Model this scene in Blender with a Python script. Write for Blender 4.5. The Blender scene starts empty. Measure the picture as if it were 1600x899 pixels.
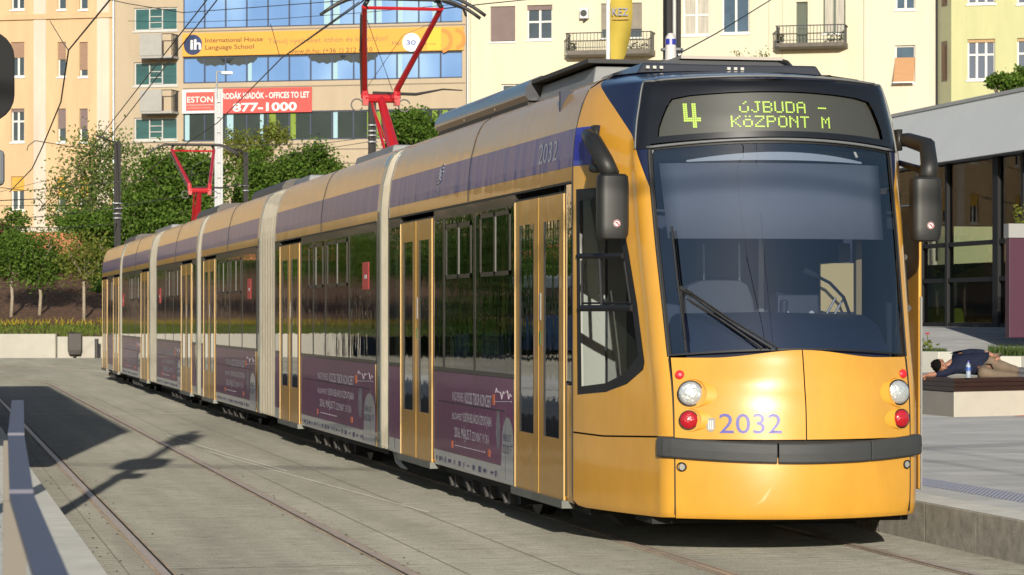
import bpy, bmesh, math, random
import numpy as np
from mathutils import Vector, Matrix
from mathutils.geometry import delaunay_2d_cdt
random.seed(7)
rng = np.random.default_rng(7)
SC = bpy.context.scene
COL = SC.collection
rad = math.radians

# ------------------------------------------------------------------ camera, sky, sun, exposure
FL = 4400.0                     # focal length in photo pixels (1600 wide)
YAW = math.atan(926 / 4400)
CA, SA = math.cos(YAW), math.sin(YAW)
EYE = 1.62
cd = bpy.data.cameras.new('camera'); cam = bpy.data.objects.new('camera', cd); COL.objects.link(cam)
cam.location = (0, 0, EYE); cam.rotation_euler = (rad(90), 0, -YAW)
cd.sensor_width = 36; cd.lens = 36 * FL / 1600; cd.shift_y = 42.5 / 1600
cd.clip_start = 0.1; cd.clip_end = 3000
cd.dof.use_dof = True; cd.dof.focus_distance = 19.5; cd.dof.aperture_fstop = 16
SC.camera = cam

SUN_EL = rad(14.0); SUN_DX = 0.165
sdir = Vector((SUN_DX, 1, 0)).normalized()          # horizontal direction the light travels
sdir = Vector((sdir.x * math.cos(SUN_EL), sdir.y * math.cos(SUN_EL), -math.sin(SUN_EL)))
ld = bpy.data.lights.new('sun', 'SUN'); sun = bpy.data.objects.new('sun', ld); COL.objects.link(sun)
ld.energy = 4.6; ld.angle = rad(0.5); ld.color = (1.0, 0.93, 0.80)
sun.rotation_euler = sdir.to_track_quat('-Z', 'Y').to_euler()
wd = bpy.data.worlds.new('World'); SC.world = wd; wd.use_nodes = True
wn = wd.node_tree.nodes; wl = wd.node_tree.links
bg = wn['Background']; bg.inputs[1].default_value = 0.095
sky = wn.new('ShaderNodeTexSky'); sky.sky_type = 'NISHITA'; sky.sun_disc = False
sky.sun_elevation = SUN_EL
sky.sun_rotation = math.atan2(-sdir.x, -sdir.y)     # the sun stands behind the camera
sky.air_density = 1.0; sky.dust_density = 0.6; sky.ozone_density = 2.0
wl.new(sky.outputs[0], bg.inputs[0])
SC.view_settings.view_transform = 'Standard'; SC.view_settings.look = 'None'
SC.view_settings.gamma = 1; SC.view_settings.exposure = 0.22
SC.render.engine = 'CYCLES'
SC.cycles.use_denoising = True
SC.cycles.max_bounces = 8; SC.cycles.transparent_max_bounces = 12
SC.cycles.caustics_reflective = False; SC.cycles.caustics_refractive = False

def P(px, py, d):
    xc = (px - 800) * d / FL
    return Vector((xc * CA + d * SA, -xc * SA + d * CA, EYE - (py - 492) * d / FL))
def onY(px, py, Y):
    t = (px - 800) / FL
    return P(px, py, Y / (CA - t * SA))
def onX(px, py, X):
    t = (px - 800) / FL
    return P(px, py, X / (t * CA + SA))

# ------------------------------------------------------------------ materials
MATS = {}
def mat(name, col, rough=0.6, metal=0.0, coat=0.0, var=0.0, vscale=3.0, bump=0.0, bscale=20.0, bstretch=None,
        spec=0.5, emit=None, estr=0.0, coat_rough=0.03, dirt=None, stretch=None, diff_rough=0.0):
    if name in MATS: return MATS[name]
    m = bpy.data.materials.new(name); m.use_nodes = True
    n = m.node_tree.nodes; l = m.node_tree.links; b = n['Principled BSDF']
    c4 = (*col, 1)
    b.inputs['Base Color'].default_value = c4
    b.inputs['Roughness'].default_value = rough; b.inputs['Metallic'].default_value = metal
    b.inputs['Coat Weight'].default_value = coat; b.inputs['Coat Roughness'].default_value = coat_rough
    b.inputs['Specular IOR Level'].default_value = spec
    b.inputs['Diffuse Roughness'].default_value = diff_rough
    if emit:
        b.inputs['Emission Color'].default_value = (*emit, 1); b.inputs['Emission Strength'].default_value = estr
    tc = n.new('ShaderNodeTexCoord')
    src = tc.outputs['Object']
    if var > 0:
        mp = n.new('ShaderNodeMapping'); l.new(src, mp.inputs[0])
        if stretch: mp.inputs['Scale'].default_value = stretch
        no = n.new('ShaderNodeTexNoise'); no.inputs['Scale'].default_value = vscale
        no.inputs['Detail'].default_value = 7; no.inputs['Roughness'].default_value = 0.65
        l.new(mp.outputs[0], no.inputs['Vector'])
        mx = n.new('ShaderNodeMix'); mx.data_type = 'RGBA'
        d = dirt if dirt else tuple(c * (1 - var) for c in col)
        lite = tuple(min(1, c * (1 + var * 0.6)) for c in col)
        mx.inputs[6].default_value = (*d, 1); mx.inputs[7].default_value = (*lite, 1)
        mr = n.new('ShaderNodeMapRange'); mr.inputs[1].default_value = 0.3; mr.inputs[2].default_value = 0.7
        l.new(no.outputs[0], mr.inputs[0]); l.new(mr.outputs[0], mx.inputs[0]); l.new(mx.outputs[2], b.inputs['Base Color'])
    if bump > 0:
        mp2 = n.new('ShaderNodeMapping'); l.new(src, mp2.inputs[0])
        if bstretch: mp2.inputs['Scale'].default_value = bstretch
        nb = n.new('ShaderNodeTexNoise'); nb.inputs['Scale'].default_value = bscale; nb.inputs['Detail'].default_value = 3
        l.new(mp2.outputs[0], nb.inputs['Vector'])
        bp = n.new('ShaderNodeBump'); bp.inputs['Strength'].default_value = 1.0; bp.inputs['Distance'].default_value = bump
        l.new(nb.outputs[0], bp.inputs['Height'])
        l.new(bp.outputs[0], b.inputs['Normal']); l.new(bp.outputs[0], b.inputs['Coat Normal'])
    MATS[name] = m
    return m

def glass_mat(name, tint=(0.8, 0.85, 0.9), refl=1.0, ior=1.5, rough=0.0, bump=0, bst=(1,1,1), bsc=2.0):
    if name in MATS: return MATS[name]
    m = bpy.data.materials.new(name); m.use_nodes = True
    n = m.node_tree.nodes; l = m.node_tree.links
    n.remove(n['Principled BSDF']); out = n['Material Output']
    tr = n.new('ShaderNodeBsdfTransparent'); tr.inputs[0].default_value = (*tint, 1)
    gl = n.new('ShaderNodeBsdfGlossy'); gl.inputs['Roughness'].default_value = rough; gl.inputs[0].default_value = (refl, refl, refl, 1)
    r0 = ((ior-1)/(ior+1))**2
    ge = n.new('ShaderNodeNewGeometry'); dp = n.new('ShaderNodeVectorMath'); dp.operation = 'DOT_PRODUCT'
    if bump:
        tc = n.new('ShaderNodeTexCoord'); mp = n.new('ShaderNodeMapping'); mp.inputs['Scale'].default_value = bst; l.new(tc.outputs['Object'], mp.inputs[0])
        nb = n.new('ShaderNodeTexNoise'); nb.inputs['Scale'].default_value = bsc; nb.inputs['Detail'].default_value = 3; l.new(mp.outputs[0], nb.inputs['Vector'])
        bp = n.new('ShaderNodeBump'); bp.inputs['Distance'].default_value = bump; l.new(nb.outputs[0], bp.inputs['Height']); l.new(bp.outputs[0], gl.inputs['Normal'])
    l.new(ge.outputs['Normal'], dp.inputs[0]); l.new(ge.outputs['Incoming'], dp.inputs[1])
    def mth(op, a, b_=None, c=None):
        q = n.new('ShaderNodeMath'); q.operation = op
        for i_, v_ in enumerate((a, b_, c)):
            if v_ is None: continue
            if isinstance(v_, (int, float)): q.inputs[i_].default_value = v_
            else: l.new(v_, q.inputs[i_])
        return q.outputs[0]
    fr = mth('MULTIPLY_ADD', mth('POWER', mth('SUBTRACT', 1.0, mth('ABSOLUTE', dp.outputs['Value'])), 5.0), 1-r0, r0)
    mx = n.new('ShaderNodeMixShader')
    l.new(fr, mx.inputs[0]); l.new(tr.outputs[0], mx.inputs[1]); l.new(gl.outputs[0], mx.inputs[2])
    l.new(mx.outputs[0], out.inputs[0])
    MATS[name] = m
    return m

def leaf_mat(name, c1, c2, trans=0.35):
    if name in MATS: return MATS[name]
    m = bpy.data.materials.new(name); m.use_nodes = True
    n = m.node_tree.nodes; l = m.node_tree.links
    n.remove(n['Principled BSDF']); out = n['Material Output']
    ge = n.new('ShaderNodeNewGeometry')
    mx = n.new('ShaderNodeMix'); mx.data_type = 'RGBA'
    mx.inputs[6].default_value = (*c1, 1); mx.inputs[7].default_value = (*c2, 1)
    l.new(ge.outputs['Random Per Island'], mx.inputs[0])
    df = n.new('ShaderNodeBsdfDiffuse'); tl = n.new('ShaderNodeBsdfTranslucent')
    l.new(mx.outputs[2], df.inputs[0]); l.new(mx.outputs[2], tl.inputs[0])
    ms = n.new('ShaderNodeMixShader'); ms.inputs[0].default_value = trans
    l.new(df.outputs[0], ms.inputs[1]); l.new(tl.outputs[0], ms.inputs[2])
    l.new(ms.outputs[0], out.inputs[0])
    MATS[name] = m
    return m

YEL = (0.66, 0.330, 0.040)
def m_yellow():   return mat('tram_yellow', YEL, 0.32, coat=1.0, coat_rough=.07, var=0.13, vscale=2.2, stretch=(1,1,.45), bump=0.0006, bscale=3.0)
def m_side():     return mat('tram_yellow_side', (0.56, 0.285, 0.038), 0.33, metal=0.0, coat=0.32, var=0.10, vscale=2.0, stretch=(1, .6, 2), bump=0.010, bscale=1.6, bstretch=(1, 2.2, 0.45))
def m_navy():     return mat('navy_paint', (0.013, 0.017, 0.05), 0.3, coat=0.6)
def m_blue():     return mat('stripe_blue', (0.020, 0.025, 0.30), 0.3, coat=0.8)
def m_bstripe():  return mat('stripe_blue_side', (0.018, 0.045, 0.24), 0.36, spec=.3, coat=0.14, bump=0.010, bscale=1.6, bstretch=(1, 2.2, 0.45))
def m_rubber():   return mat('black_rubber', (0.012, 0.012, 0.013), 0.55, var=.3)
def m_bump():     return mat('bumper_grey', (0.045, 0.047, 0.048), 0.6, var=0.12, vscale=6, bump=.001, bscale=200)
def m_plast():    return mat('mirror_plastic', (0.020, 0.020, 0.019), 0.5, var=.1)
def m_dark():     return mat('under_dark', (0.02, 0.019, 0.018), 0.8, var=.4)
def m_glassd():   return mat('dark_glass', (0.006, 0.008, 0.007), 0.02, coat=1.0, coat_rough=0.0, spec=1.0, bump=0.0020, bscale=2.0, bstretch=(1, 2.2, 0.5))
def m_frame():    return mat('window_frame_dark', (0.014, 0.014, 0.013), 0.4, coat=0.15, spec=.3)
def m_chrome():   return mat('steel', (0.5, 0.5, 0.5), 0.3, metal=1.0)
def m_adp():      return mat('ad_purple', (0.140, 0.021, 0.100), 0.38, coat=0.14, var=0.35, vscale=0.7, bump=0.003, bscale=1.6, bstretch=(1, 2.2, 0.45))
def m_white():    return mat('white_paint', (0.72, 0.72, 0.70), 0.5)
def m_adwhite():  return mat('ad_white', (0.42, 0.42, 0.43), 0.4, coat=.6)
def m_adtext():   return mat('ad_text', (0.62, 0.58, 0.62), 0.5)
def m_red():      return mat('pantograph_red', (0.44, 0.014, 0.020), 0.38, coat=0.4)
def m_grey():     return mat('roof_grey', (0.22, 0.225, 0.23), 0.5, var=.15)
def m_lgrey():    return mat('light_grey', (0.5, 0.5, 0.48), 0.5, var=.1)

# ------------------------------------------------------------------ object helpers
def link_mesh(name, verts, faces, m, parent=None, smooth=False, loc=None):
    me = bpy.data.meshes.new(name); me.from_pydata([tuple(v) for v in verts], [], faces)
    me.update()
    if m: me.materials.append(m)
    o = bpy.data.objects.new(name, me); COL.objects.link(o)
    if smooth:
        for p in me.polygons: p.use_smooth = True
    if parent: o.parent = parent
    if loc: o.location = loc
    return o

class MB:
    def __init__(s): s.v = []; s.f = []
    def add(s, vs, fs):
        k = len(s.v); s.v += [Vector(v) for v in vs]; s.f += [tuple(i + k for i in f) for f in fs]; return s
    def box(s, x0, x1, y0, y1, z0, z1):
        return s.add([(x0,y0,z0),(x1,y0,z0),(x1,y1,z0),(x0,y1,z0),(x0,y0,z1),(x1,y0,z1),(x1,y1,z1),(x0,y1,z1)],
              [(0,3,2,1),(4,5,6,7),(0,1,5,4),(1,2,6,5),(2,3,7,6),(3,0,4,7)])
    def obox(s, c, a, b, h):     # oriented box: centre, half vectors
        c = Vector(c); a = Vector(a); b = Vector(b); h = Vector(h); vs = []
        for k in (-1, 1):
            for (i, j) in ((-1,-1),(1,-1),(1,1),(-1,1)): vs.append(c + a*i + b*j + h*k)
        return s.add(vs, [(0,3,2,1),(4,5,6,7),(0,1,5,4),(1,2,6,5),(2,3,7,6),(3,0,4,7)])
    def tube(s, pts, r, n=8, cap=True, flat=None):
        pts = [Vector(p) for p in pts]
        if not hasattr(r, '__len__'): r = [r] * len(pts)
        k0 = len(s.v); up = None
        for i, p in enumerate(pts):
            t = (pts[min(i+1, len(pts)-1)] - pts[max(i-1, 0)]).normalized()
            if up is None:
                up = Vector((0,0,1)) if abs(t.z) < 0.9 else Vector((1,0,0))
            a = t.cross(up).normalized(); b = a.cross(t).normalized(); up = b
            for j in range(n):
                an = 2*math.pi*j/n
                s.v.append(p + (a*math.cos(an) + b*math.sin(an)) * r[i])
        for i in range(len(pts)-1):
            for j in range(n):
                s.f.append((k0+i*n+j, k0+i*n+(j+1) % n, k0+(i+1)*n+(j+1) % n, k0+(i+1)*n+j))
        if cap:
            s.f.append(tuple(k0 + j for j in range(n))[::-1]); s.f.append(tuple(k0+(len(pts)-1)*n + j for j in range(n)))
        return s
    def prism(s, poly, fn0, fn1):      # poly of (a,b); fn map to 3D for both ends
        n = len(poly)
        return s.add([fn0(*p) for p in poly] + [fn1(*p) for p in poly],
              [tuple(range(n))[::-1], tuple(range(n, 2*n))] + [(i, (i+1) % n, n+(i+1) % n, n+i) for i in range(n)])
    def disc(s, c, nrm, r, th, n=24, r2=None):      # short cylinder along nrm
        c = Vector(c); nrm = Vector(nrm).normalized()
        return s.tube([c, c + nrm*th], [r, r if r2 is None else r2], n)
    def build(s, name, m, parent=None, smooth=False, bevel=0, loc=None, fix=True):
        o = link_mesh(name, s.v, s.f, m, parent, smooth, loc)
        if fix:
            bm = bmesh.new(); bm.from_mesh(o.data); bmesh.ops.recalc_face_normals(bm, faces=bm.faces); bm.to_mesh(o.data); bm.free()
            if smooth:
                for p in o.data.polygons: p.use_smooth = True
        if bevel:
            bv = o.modifiers.new('bevel', 'BEVEL'); bv.width = bevel; bv.segments = 2; bv.limit_method = 'ANGLE'; bv.angle_limit = rad(40)
        if smooth == 'auto':
            for p in o.data.polygons: p.use_smooth = True
            o.data.set_sharp_from_angle(angle=rad(35))
        return o

def thing(name, label, cat, loc=(0,0,0), rz=0, group=None):
    o = bpy.data.objects.new(name, None); COL.objects.link(o)
    o.location = loc; o.rotation_euler = (0, 0, rz); o['label'] = label; o['category'] = cat
    o.empty_display_size = 0.3
    if group: o['group'] = group
    return o
def tag(o, label, cat, group=None):
    o['label'] = label; o['category'] = cat
    if group: o['group'] = group
    return o
def struct(o): o['kind'] = 'structure'; return o

def pin(pt, poly):
    x, y = pt; c = False; n = len(poly); j = n - 1
    for i in range(n):
        xi, yi = poly[i]; xj, yj = poly[j]
        if (yi > y) != (yj > y) and x < (xj - xi) * (y - yi) / (yj - yi) + xi: c = not c
        j = i
    return c
def dens(poly, step):
    out = []
    n = len(poly)
    for i in range(n):
        a = Vector(poly[i]); b = Vector(poly[(i+1) % n]); k = max(1, int((b-a).length / step + .5))
        for j in range(k): out.append(tuple(a + (b-a) * j / k))
    return out
def patch(name, outline, holes, fn, m, parent, step=0.08, thick=0.0, smooth=True, flip=False, dz=True):
    """triangulated sheet with holes on the surface fn(a,b)->xyz"""
    pts = []; edges = []
    ol = dens(outline, step); hs = [dens(h, step) for h in holes]
    for loop in [ol] + hs:
        k = len(pts); pts += loop; edges += [(k+i, k+(i+1) % len(loop)) for i in range(len(loop))]
    xs = [p[0] for p in ol]; ys = [p[1] for p in ol]
    if step < 5:
        x = min(xs) + step/2
        while x < max(xs):
            y = min(ys) + step/2
            while y < max(ys):
                q = (x + .013*step, y + .017*step)
                if pin(q, ol) and not any(pin(q, h) for h in hs): pts.append(q)
                y += step
            x += step
    r = delaunay_2d_cdt([Vector(p) for p in pts], edges, [], 0, 1e-6)
    V, T = r[0], r[2]
    fs = []
    for t in T:
        c = (sum(V[i][0] for i in t)/3, sum(V[i][1] for i in t)/3)
        if pin(c, ol) and not any(pin(c, h) for h in hs): fs.append(tuple(t[::-1]) if flip else tuple(t))
    o = link_mesh(name, [fn(v[0], v[1]) for v in V], fs, m, parent, smooth)
    if fs and smooth:
        e = .004; av = sum((p.normal for p in o.data.polygons), Vector()) ; ns = []; ref = o.data.polygons[0].normal
        x0_, x1_, y0_, y1_ = min(xs), max(xs), min(ys), max(ys)
        for v in V:
            a0, a1 = max(x0_, v[0]-e), min(x1_, v[0]+e); b0, b1 = max(y0_, v[1]-e), min(y1_, v[1]+e)
            n_ = (fn(a1, v[1]) - fn(a0, v[1])).cross(fn(v[0], b1) - fn(v[0], b0))
            ns.append(n_.normalized() if n_.length > 1e-12 else av.normalized())
        t0 = fs[0]; nn = ns[t0[0]]
        if nn.dot(ref) < 0: ns = [-n for n in ns]
        o.data.normals_split_custom_set_from_vertices(ns)
    if thick:
        md = o.modifiers.new('solid', 'SOLIDIFY'); md.thickness = thick; md.offset = -1
    return o

def text_geo(s, size=1.0, align='LEFT', spacing=1.0, bold=0.0, extrude=0.0):
    cu = bpy.data.curves.new('t', 'FONT'); cu.body = s; cu.size = size; cu.align_x = align
    cu.space_character = spacing; cu.offset = bold; cu.resolution_u = 3
    o = bpy.data.objects.new('t', cu); COL.objects.link(o)
    dg = bpy.context.evaluated_depsgraph_get()
    me = bpy.data.meshes.new_from_object(o.evaluated_get(dg))
    vs = [tuple(v.co) for v in me.vertices]; fs = [tuple(p.vertices) for p in me.polygons]
    bpy.data.objects.remove(o); bpy.data.curves.remove(cu); bpy.data.meshes.remove(me)
    return vs, fs
def text(s, name, fn, m, parent, size=1.0, width=None, height=None, align='LEFT', bold=0.0, spacing=1.0):
    """fn(a,b) maps text plane to 3D; scaled to width and cap height when given"""
    vs, fs = text_geo(s, 1.0, 'LEFT', spacing, bold)
    if not vs: return None
    x0 = min(v[0] for v in vs); x1 = max(v[0] for v in vs)
    sx = sy = size
    if width: sx = width / (x1 - x0)
    if height: sy = height / 0.70
    off = {'LEFT': 0, 'CENTER': -(x1 - x0) * sx / 2, 'RIGHT': -(x1-x0)*sx}[align]
    return link_mesh(name, [fn((v[0]-x0) * sx + off, v[1] * sy) for v in vs], fs, m, parent)

# ------------------------------------------------------------------ ground, platforms, road
def ground_material():
    m = bpy.data.materials.new('ground_concrete'); m.use_nodes = True
    n = m.node_tree.nodes; l = m.node_tree.links; b = n['Principled BSDF']
    b.inputs['Roughness'].default_value = 0.85; b.inputs['Diffuse Roughness'].default_value = 1.0
    b.inputs['Specular IOR Level'].default_value = 0.25
    tc = n.new('ShaderNodeTexCoord')
    def noise(scale, st, det=6, ro=.6):
        mp = n.new('ShaderNodeMapping'); mp.inputs['Scale'].default_value = st; l.new(tc.outputs['Object'], mp.inputs[0])
        no = n.new('ShaderNodeTexNoise'); no.inputs['Scale'].default_value = scale; no.inputs['Detail'].default_value = det
        no.inputs['Roughness'].default_value = ro; l.new(mp.outputs[0], no.inputs['Vector']); return no.outputs[0]
    def ramp(src, a, b_, lo, hi):
        r = n.new('ShaderNodeMapRange'); r.inputs[1].default_value = a; r.inputs[2].default_value = b_
        r.inputs[3].default_value = lo; r.inputs[4].default_value = hi; l.new(src, r.inputs[0]); return r.outputs[0]
    def mul(a, b_):
        r = n.new('ShaderNodeMath'); r.operation = 'MULTIPLY'; l.new(a, r.inputs[0]); l.new(b_, r.inputs[1]); return r.outputs[0]
    streak = noise(7, (0.40, 3.4, 1), 9, .75)          # broomed across the track
    big = noise(0.35, (1.6, .25, 1), 5)
    long_ = noise(2.2, (1.2, .06, 1), 5)
    fine = noise(60, (1, 1, 1), 3)
    spots = noise(1.1, (1, .8, 1), 9, .8); pits = noise(16, (1, 1, 1), 2, .5)
    f0 = mul(ramp(spots, .60, .74, 1.0, .55), ramp(pits, .62, .70, 1.0, .60))
    f = mul(mul(ramp(streak, .34, .66, .55, 1.36), ramp(big, .35, .65, .82, 1.12)), mul(ramp(long_, .3, .7, .86, 1.12), ramp(fine, .3, .7, .70, 1.25)))
    f = mul(f, f0)
    bt = n.new('ShaderNodeTexBrick'); bt.inputs['Scale'].default_value = 1.0
    bt.inputs['Brick Width'].default_value = 40.0; bt.inputs['Row Height'].default_value = 6.0; bt.inputs['Mortar Size'].default_value = 0.012
    bt.inputs['Color1'].default_value = (1,1,1,1); bt.inputs['Color2'].default_value = (.94,.94,.94,1); bt.inputs['Mortar'].default_value = (.7,.7,.7,1)
    l.new(tc.outputs['Object'], bt.inputs['Vector'])
    vm = n.new('ShaderNodeVectorMath'); vm.operation = 'SCALE'
    vm.inputs[0].default_value = (0.218, 0.208, 0.172); l.new(f, vm.inputs['Scale'])
    vb = n.new('ShaderNodeVectorMath'); vb.operation = 'MULTIPLY'; l.new(vm.outputs[0], vb.inputs[0]); l.new(bt.outputs[0], vb.inputs[1])
    l.new(vb.outputs[0], b.inputs['Base Color'])
    bp = n.new('ShaderNodeBump'); bp.inputs['Distance'].default_value = 0.004; bp.inputs['Strength'].default_value = .6
    l.new(streak, bp.inputs['Height']); l.new(bp.outputs[0], b.inputs['Normal'])
    return m
GM = ground_material()
g = MB(); g.add([(-400,-200,-0.0),(500,-200,0),(500,900,0),(-400,900,0)], [(0,1,2,3)]); struct(g.build('ground', GM, fix=False))

def paving_material(name, col, bw, bh, var=.12):
    m = bpy.data.materials.new(name); m.use_nodes = True
    n = m.node_tree.nodes; l = m.node_tree.links; b = n['Principled BSDF']
    b.inputs['Roughness'].default_value = 0.75; b.inputs['Diffuse Roughness'].default_value = 1.0
    tc = n.new('ShaderNodeTexCoord')
    bt = n.new('ShaderNodeTexBrick'); bt.inputs['Scale'].default_value = 1.0; bt.inputs['Brick Width'].default_value = bw
    bt.inputs['Row Height'].default_value = bh; bt.inputs['Mortar Size'].default_value = 0.006
    bt.inputs['Color1'].default_value = (*col, 1); bt.inputs['Color2'].default_value = (*[c*(1-var) for c in col], 1)
    bt.inputs['Mortar'].default_value = (*[c*.5 for c in col], 1)
    l.new(tc.outputs['Object'], bt.inputs['Vector'])
    no = n.new('ShaderNodeTexNoise'); no.inputs['Scale'].default_value = 1.2; no.inputs['Detail'].default_value = 9; no.inputs['Roughness'].default_value = .7
    mp = n.new('ShaderNodeMapping'); mp.inputs['Scale'].default_value = (.7, 1.6, 1); l.new(tc.outputs['Object'], mp.inputs[0]); l.new(mp.outputs[0], no.inputs[0])
    mr = n.new('ShaderNodeMapRange'); mr.inputs[1].default_value = .3; mr.inputs[2].default_value = .7; mr.inputs[3].default_value = .75; mr.inputs[4].default_value = 1.15
    l.new(no.outputs[0], mr.inputs[0])
    vm = n.new('ShaderNodeVectorMath'); vm.operation = 'SCALE'; l.new(bt.outputs[0], vm.inputs[0]); l.new(mr.outputs[0], vm.inputs['Scale'])
    l.new(vm.outputs[0], b.inputs['Base Color'])
    return m
PAV = paving_material('platform_paving', (0.235, 0.235, 0.235), 1.2, 0.6)
KERB = mat('kerb_granite', (0.23, 0.215, 0.185), 0.85, diff_rough=1.0, var=.35, vscale=9, bump=.004, bscale=60)
KTOP = mat('kerb_top', (0.27, 0.265, 0.245), 0.75, diff_rough=1.0, var=.18, vscale=3)
PZ = 0.28
# right-hand platform (rises gently towards the square)
ys = [-15, 30, 42, 46, 50, 54, 58, 300]; zs = [PZ, PZ, PZ, .5, .8, 1.1, 1.34, 1.34]
p = MB()
for i in range(len(ys)-1):
    p.add([(7.34, ys[i], zs[i]), (120, ys[i], zs[i]), (120, ys[i+1], zs[i+1]), (7.34, ys[i+1], zs[i+1])], [(0,1,2,3)])
p.add([(7.34, ys[0], 0), (7.34, ys[0], PZ), (120, ys[0], PZ), (120, ys[0], 0)], [(0,1,2,3)])
struct(p.build('pavement', PAV, fix=False))
k = MB(); y = -15.0
while y < 100:
    zt = PZ if y < 42 else PZ
    k.box(7.0, 7.338, y + .004, y + .996, -0.05, zt + .003); y += 1.0
struct(k.build('platform_kerb', KERB, bevel=.008))
k = MB(); k.add([(7.004, -15, PZ+.006), (7.335, -15, PZ+.006), (7.335, 100, PZ+.006), (7.004, 100, PZ+.006)], [(0,1,2,3)])
struct(k.build('kerb_top', KTOP, fix=False))
# tactile studs
TS = mat('tactile_studs', (0.24, 0.25, 0.31), 0.6)
k = MB()
for i in range(160):
    for j in range(5):
        cx = 7.72 + j*.075; cy = 17.5 + i*.075
        k.add([(cx-.022,cy-.022,PZ+.001),(cx+.022,cy-.022,PZ+.001),(cx+.022,cy+.022,PZ+.001),(cx-.022,cy+.022,PZ+.001),(cx,cy,PZ+.014)],[(0,1,4),(1,2,4),(2,3,4),(3,0,4)])
o = k.build('tactile_studs', TS); o['kind'] = 'stuff'; o['label'] = 'band of small raised studs along the right platform edge'
# left-hand platform
LPAV = paving_material('left_paving', (0.27, 0.27, 0.26), 1.0, 0.5)
struct(MB().box(-4.2, 0.60, -12, 62, -.05, PZ).build('platform', LPAV))
k = MB(); y = -12.0
while y < 62:
    k.box(0.603, 0.95, y + .003, y + 5.997, -.05, PZ + .003); y += 6.0
struct(k.build('left_platform_kerb', KTOP, bevel=.006))

# ------------------------------------------------------------------ tram tracks
RAIL = mat('rail_steel', (0.22, 0.18, 0.15), 0.45, metal=0.1, var=.3, vscale=8, diff_rough=1.0)
GROOVE = mat('rail_groove', (0.012, 0.011, 0.010), 0.9)
RUST = mat('rail_rust', (0.19, 0.15, 0.11), 0.9, diff_rough=1.0, var=.4, vscale=6, stretch=(3, .3, 1))
def sweep(name, path, offs0, offs1, z0, z1, m, parent):
    b = MB(); n = len(path); vs = []
    for i, p in enumerate(path):
        t = (Vector(path[min(i+1, n-1)]) - Vector(path[max(i-1, 0)])).normalized(); nr = Vector((t.y, -t.x))
        for (o_, z) in ((offs0, z0), (offs1, z0), (offs1, z1), (offs0, z1)):
            q = Vector(p) + nr*o_; vs.append((q.x, q.y, z))
    fs = []
    for i in range(n-1):
        for j in range(4): fs.append((i*4+j, i*4+(j+1) % 4, (i+1)*4+(j+1) % 4, (i+1)*4+j))
    b.add(vs, fs); return b.build(name, m, parent)
def track(cx, ystraight, R, label):
    t = thing('tram_track', label, 'tram track', (0,0,0), group='tracks sunk in the concrete')
    path = [(cx, y) for y in np.arange(-12, ystraight, 4.0)]
    for a in range(0, 91, 3):
        path.append((cx - R + R*math.cos(rad(a)), ystraight + R*math.sin(rad(a))))
    path.append((path[-1][0]-80, path[-1][1]))
    for s in (-1, 1):
        c = s*.752
        sweep('rail', path, c-.028, c+.028, -.02, .010, RAIL, t)
        g_ = -s
        sweep('rail_groove', path, min(c+g_*.028, c+g_*.052), max(c+g_*.028, c+g_*.052), -.02, .003, GROOVE, t)
        sweep('rail_border', path, min(c-g_*.028, c-g_*.055), max(c-g_*.028, c-g_*.055), -.02, .004, RUST, t)
        sweep('rail_lip', path, min(c+g_*.052, c+g_*.070), max(c+g_*.052, c+g_*.070), -.02, .007, RUST, t)
    return t
TX = 5.67
track(2.25, 66, 24, 'empty tram track left of the yellow tram, between it and the railing')
track(TX, 77, 24, 'tram track that the yellow tram stands on')
# pale worn lines in the concrete
LN = mat('pale_line', (0.42, 0.40, 0.35), 0.8, diff_rough=1.0, var=.3, vscale=12)
def strip(pts, w, z=.004):
    b = MB(); vs = []
    for i, p_ in enumerate(pts):
        t = (Vector(pts[min(i+1, len(pts)-1)]) - Vector(pts[max(i-1, 0)])).normalized(); nr = Vector((t.y, -t.x))*w/2
        vs += [(p_[0]-nr.x, p_[1]-nr.y, z), (p_[0]+nr.x, p_[1]+nr.y, z)]
    b.add(vs, [(2*i, 2*i+1, 2*i+3, 2*i+2) for i in range(len(pts)-1)])
    return struct(b.build('ground_marking', LN, fix=False))
strip([(3.32, 33.6), (3.65, 28.6), (4.08, 22.7)], .018)
strip([(2.9, 46.5), (4.35, 46.1)], .10)
strip([(1.2, 46.7), (1.38, 46.7)], .08); strip([(1.62, 46.68), (2.9, 46.5)], .06)
strip([(3.25, 38), (3.5, 32.6), (3.72, 29)], .02)
JN = mat('slab_joint', (0.115, 0.105, 0.085), 0.9, var=.3, vscale=9, diff_rough=1.0)
def joint(x0, y0, x1, y1, w, z):
    b = MB(); d = Vector((x1-x0, y1-y0, 0)).normalized(); n_ = Vector((-d.y, d.x, 0))*w/2
    b.add([Vector((x0,y0,z))-n_, Vector((x1,y1,z))-n_, Vector((x1,y1,z))+n_, Vector((x0,y0,z))+n_], [(0,1,2,3)]); struct(b.build('slab_joint', JN, fix=False))
for x in (1.05, 1.28, 3.35, 4.02): joint(x, -5, x, 64, .010, .0022)
for y in np.arange(9, 62, 4.5):
    joint(1.62, y, 2.9, y+.02, .010, .0024); joint(3.36, y+1.1, 4.01, y+1.1, .008, .0024); joint(4.03, y+2.3, 4.80, y+2.3, .008, .0026)
gb = MB(); qg = random.Random(11)
for i in range(420):
    rx = qg.choice((1.50, 3.0, 4.92, 6.42, 1.15)) + qg.gauss(0, .09); ry = 9 + 36*qg.random()**1.4; s_ = qg.uniform(.004, .014)
    if 4.5 < rx and ry > 17: continue
    gb.add([(rx-s_,ry-s_,.003),(rx+s_,ry-s_*.6,.003),(rx+s_*.7,ry+s_,.003),(rx-s_,ry+s_*.8,.003),(rx,ry,.003+s_*.8)], [(0,1,4),(1,2,4),(2,3,4),(3,0,4)])
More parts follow.
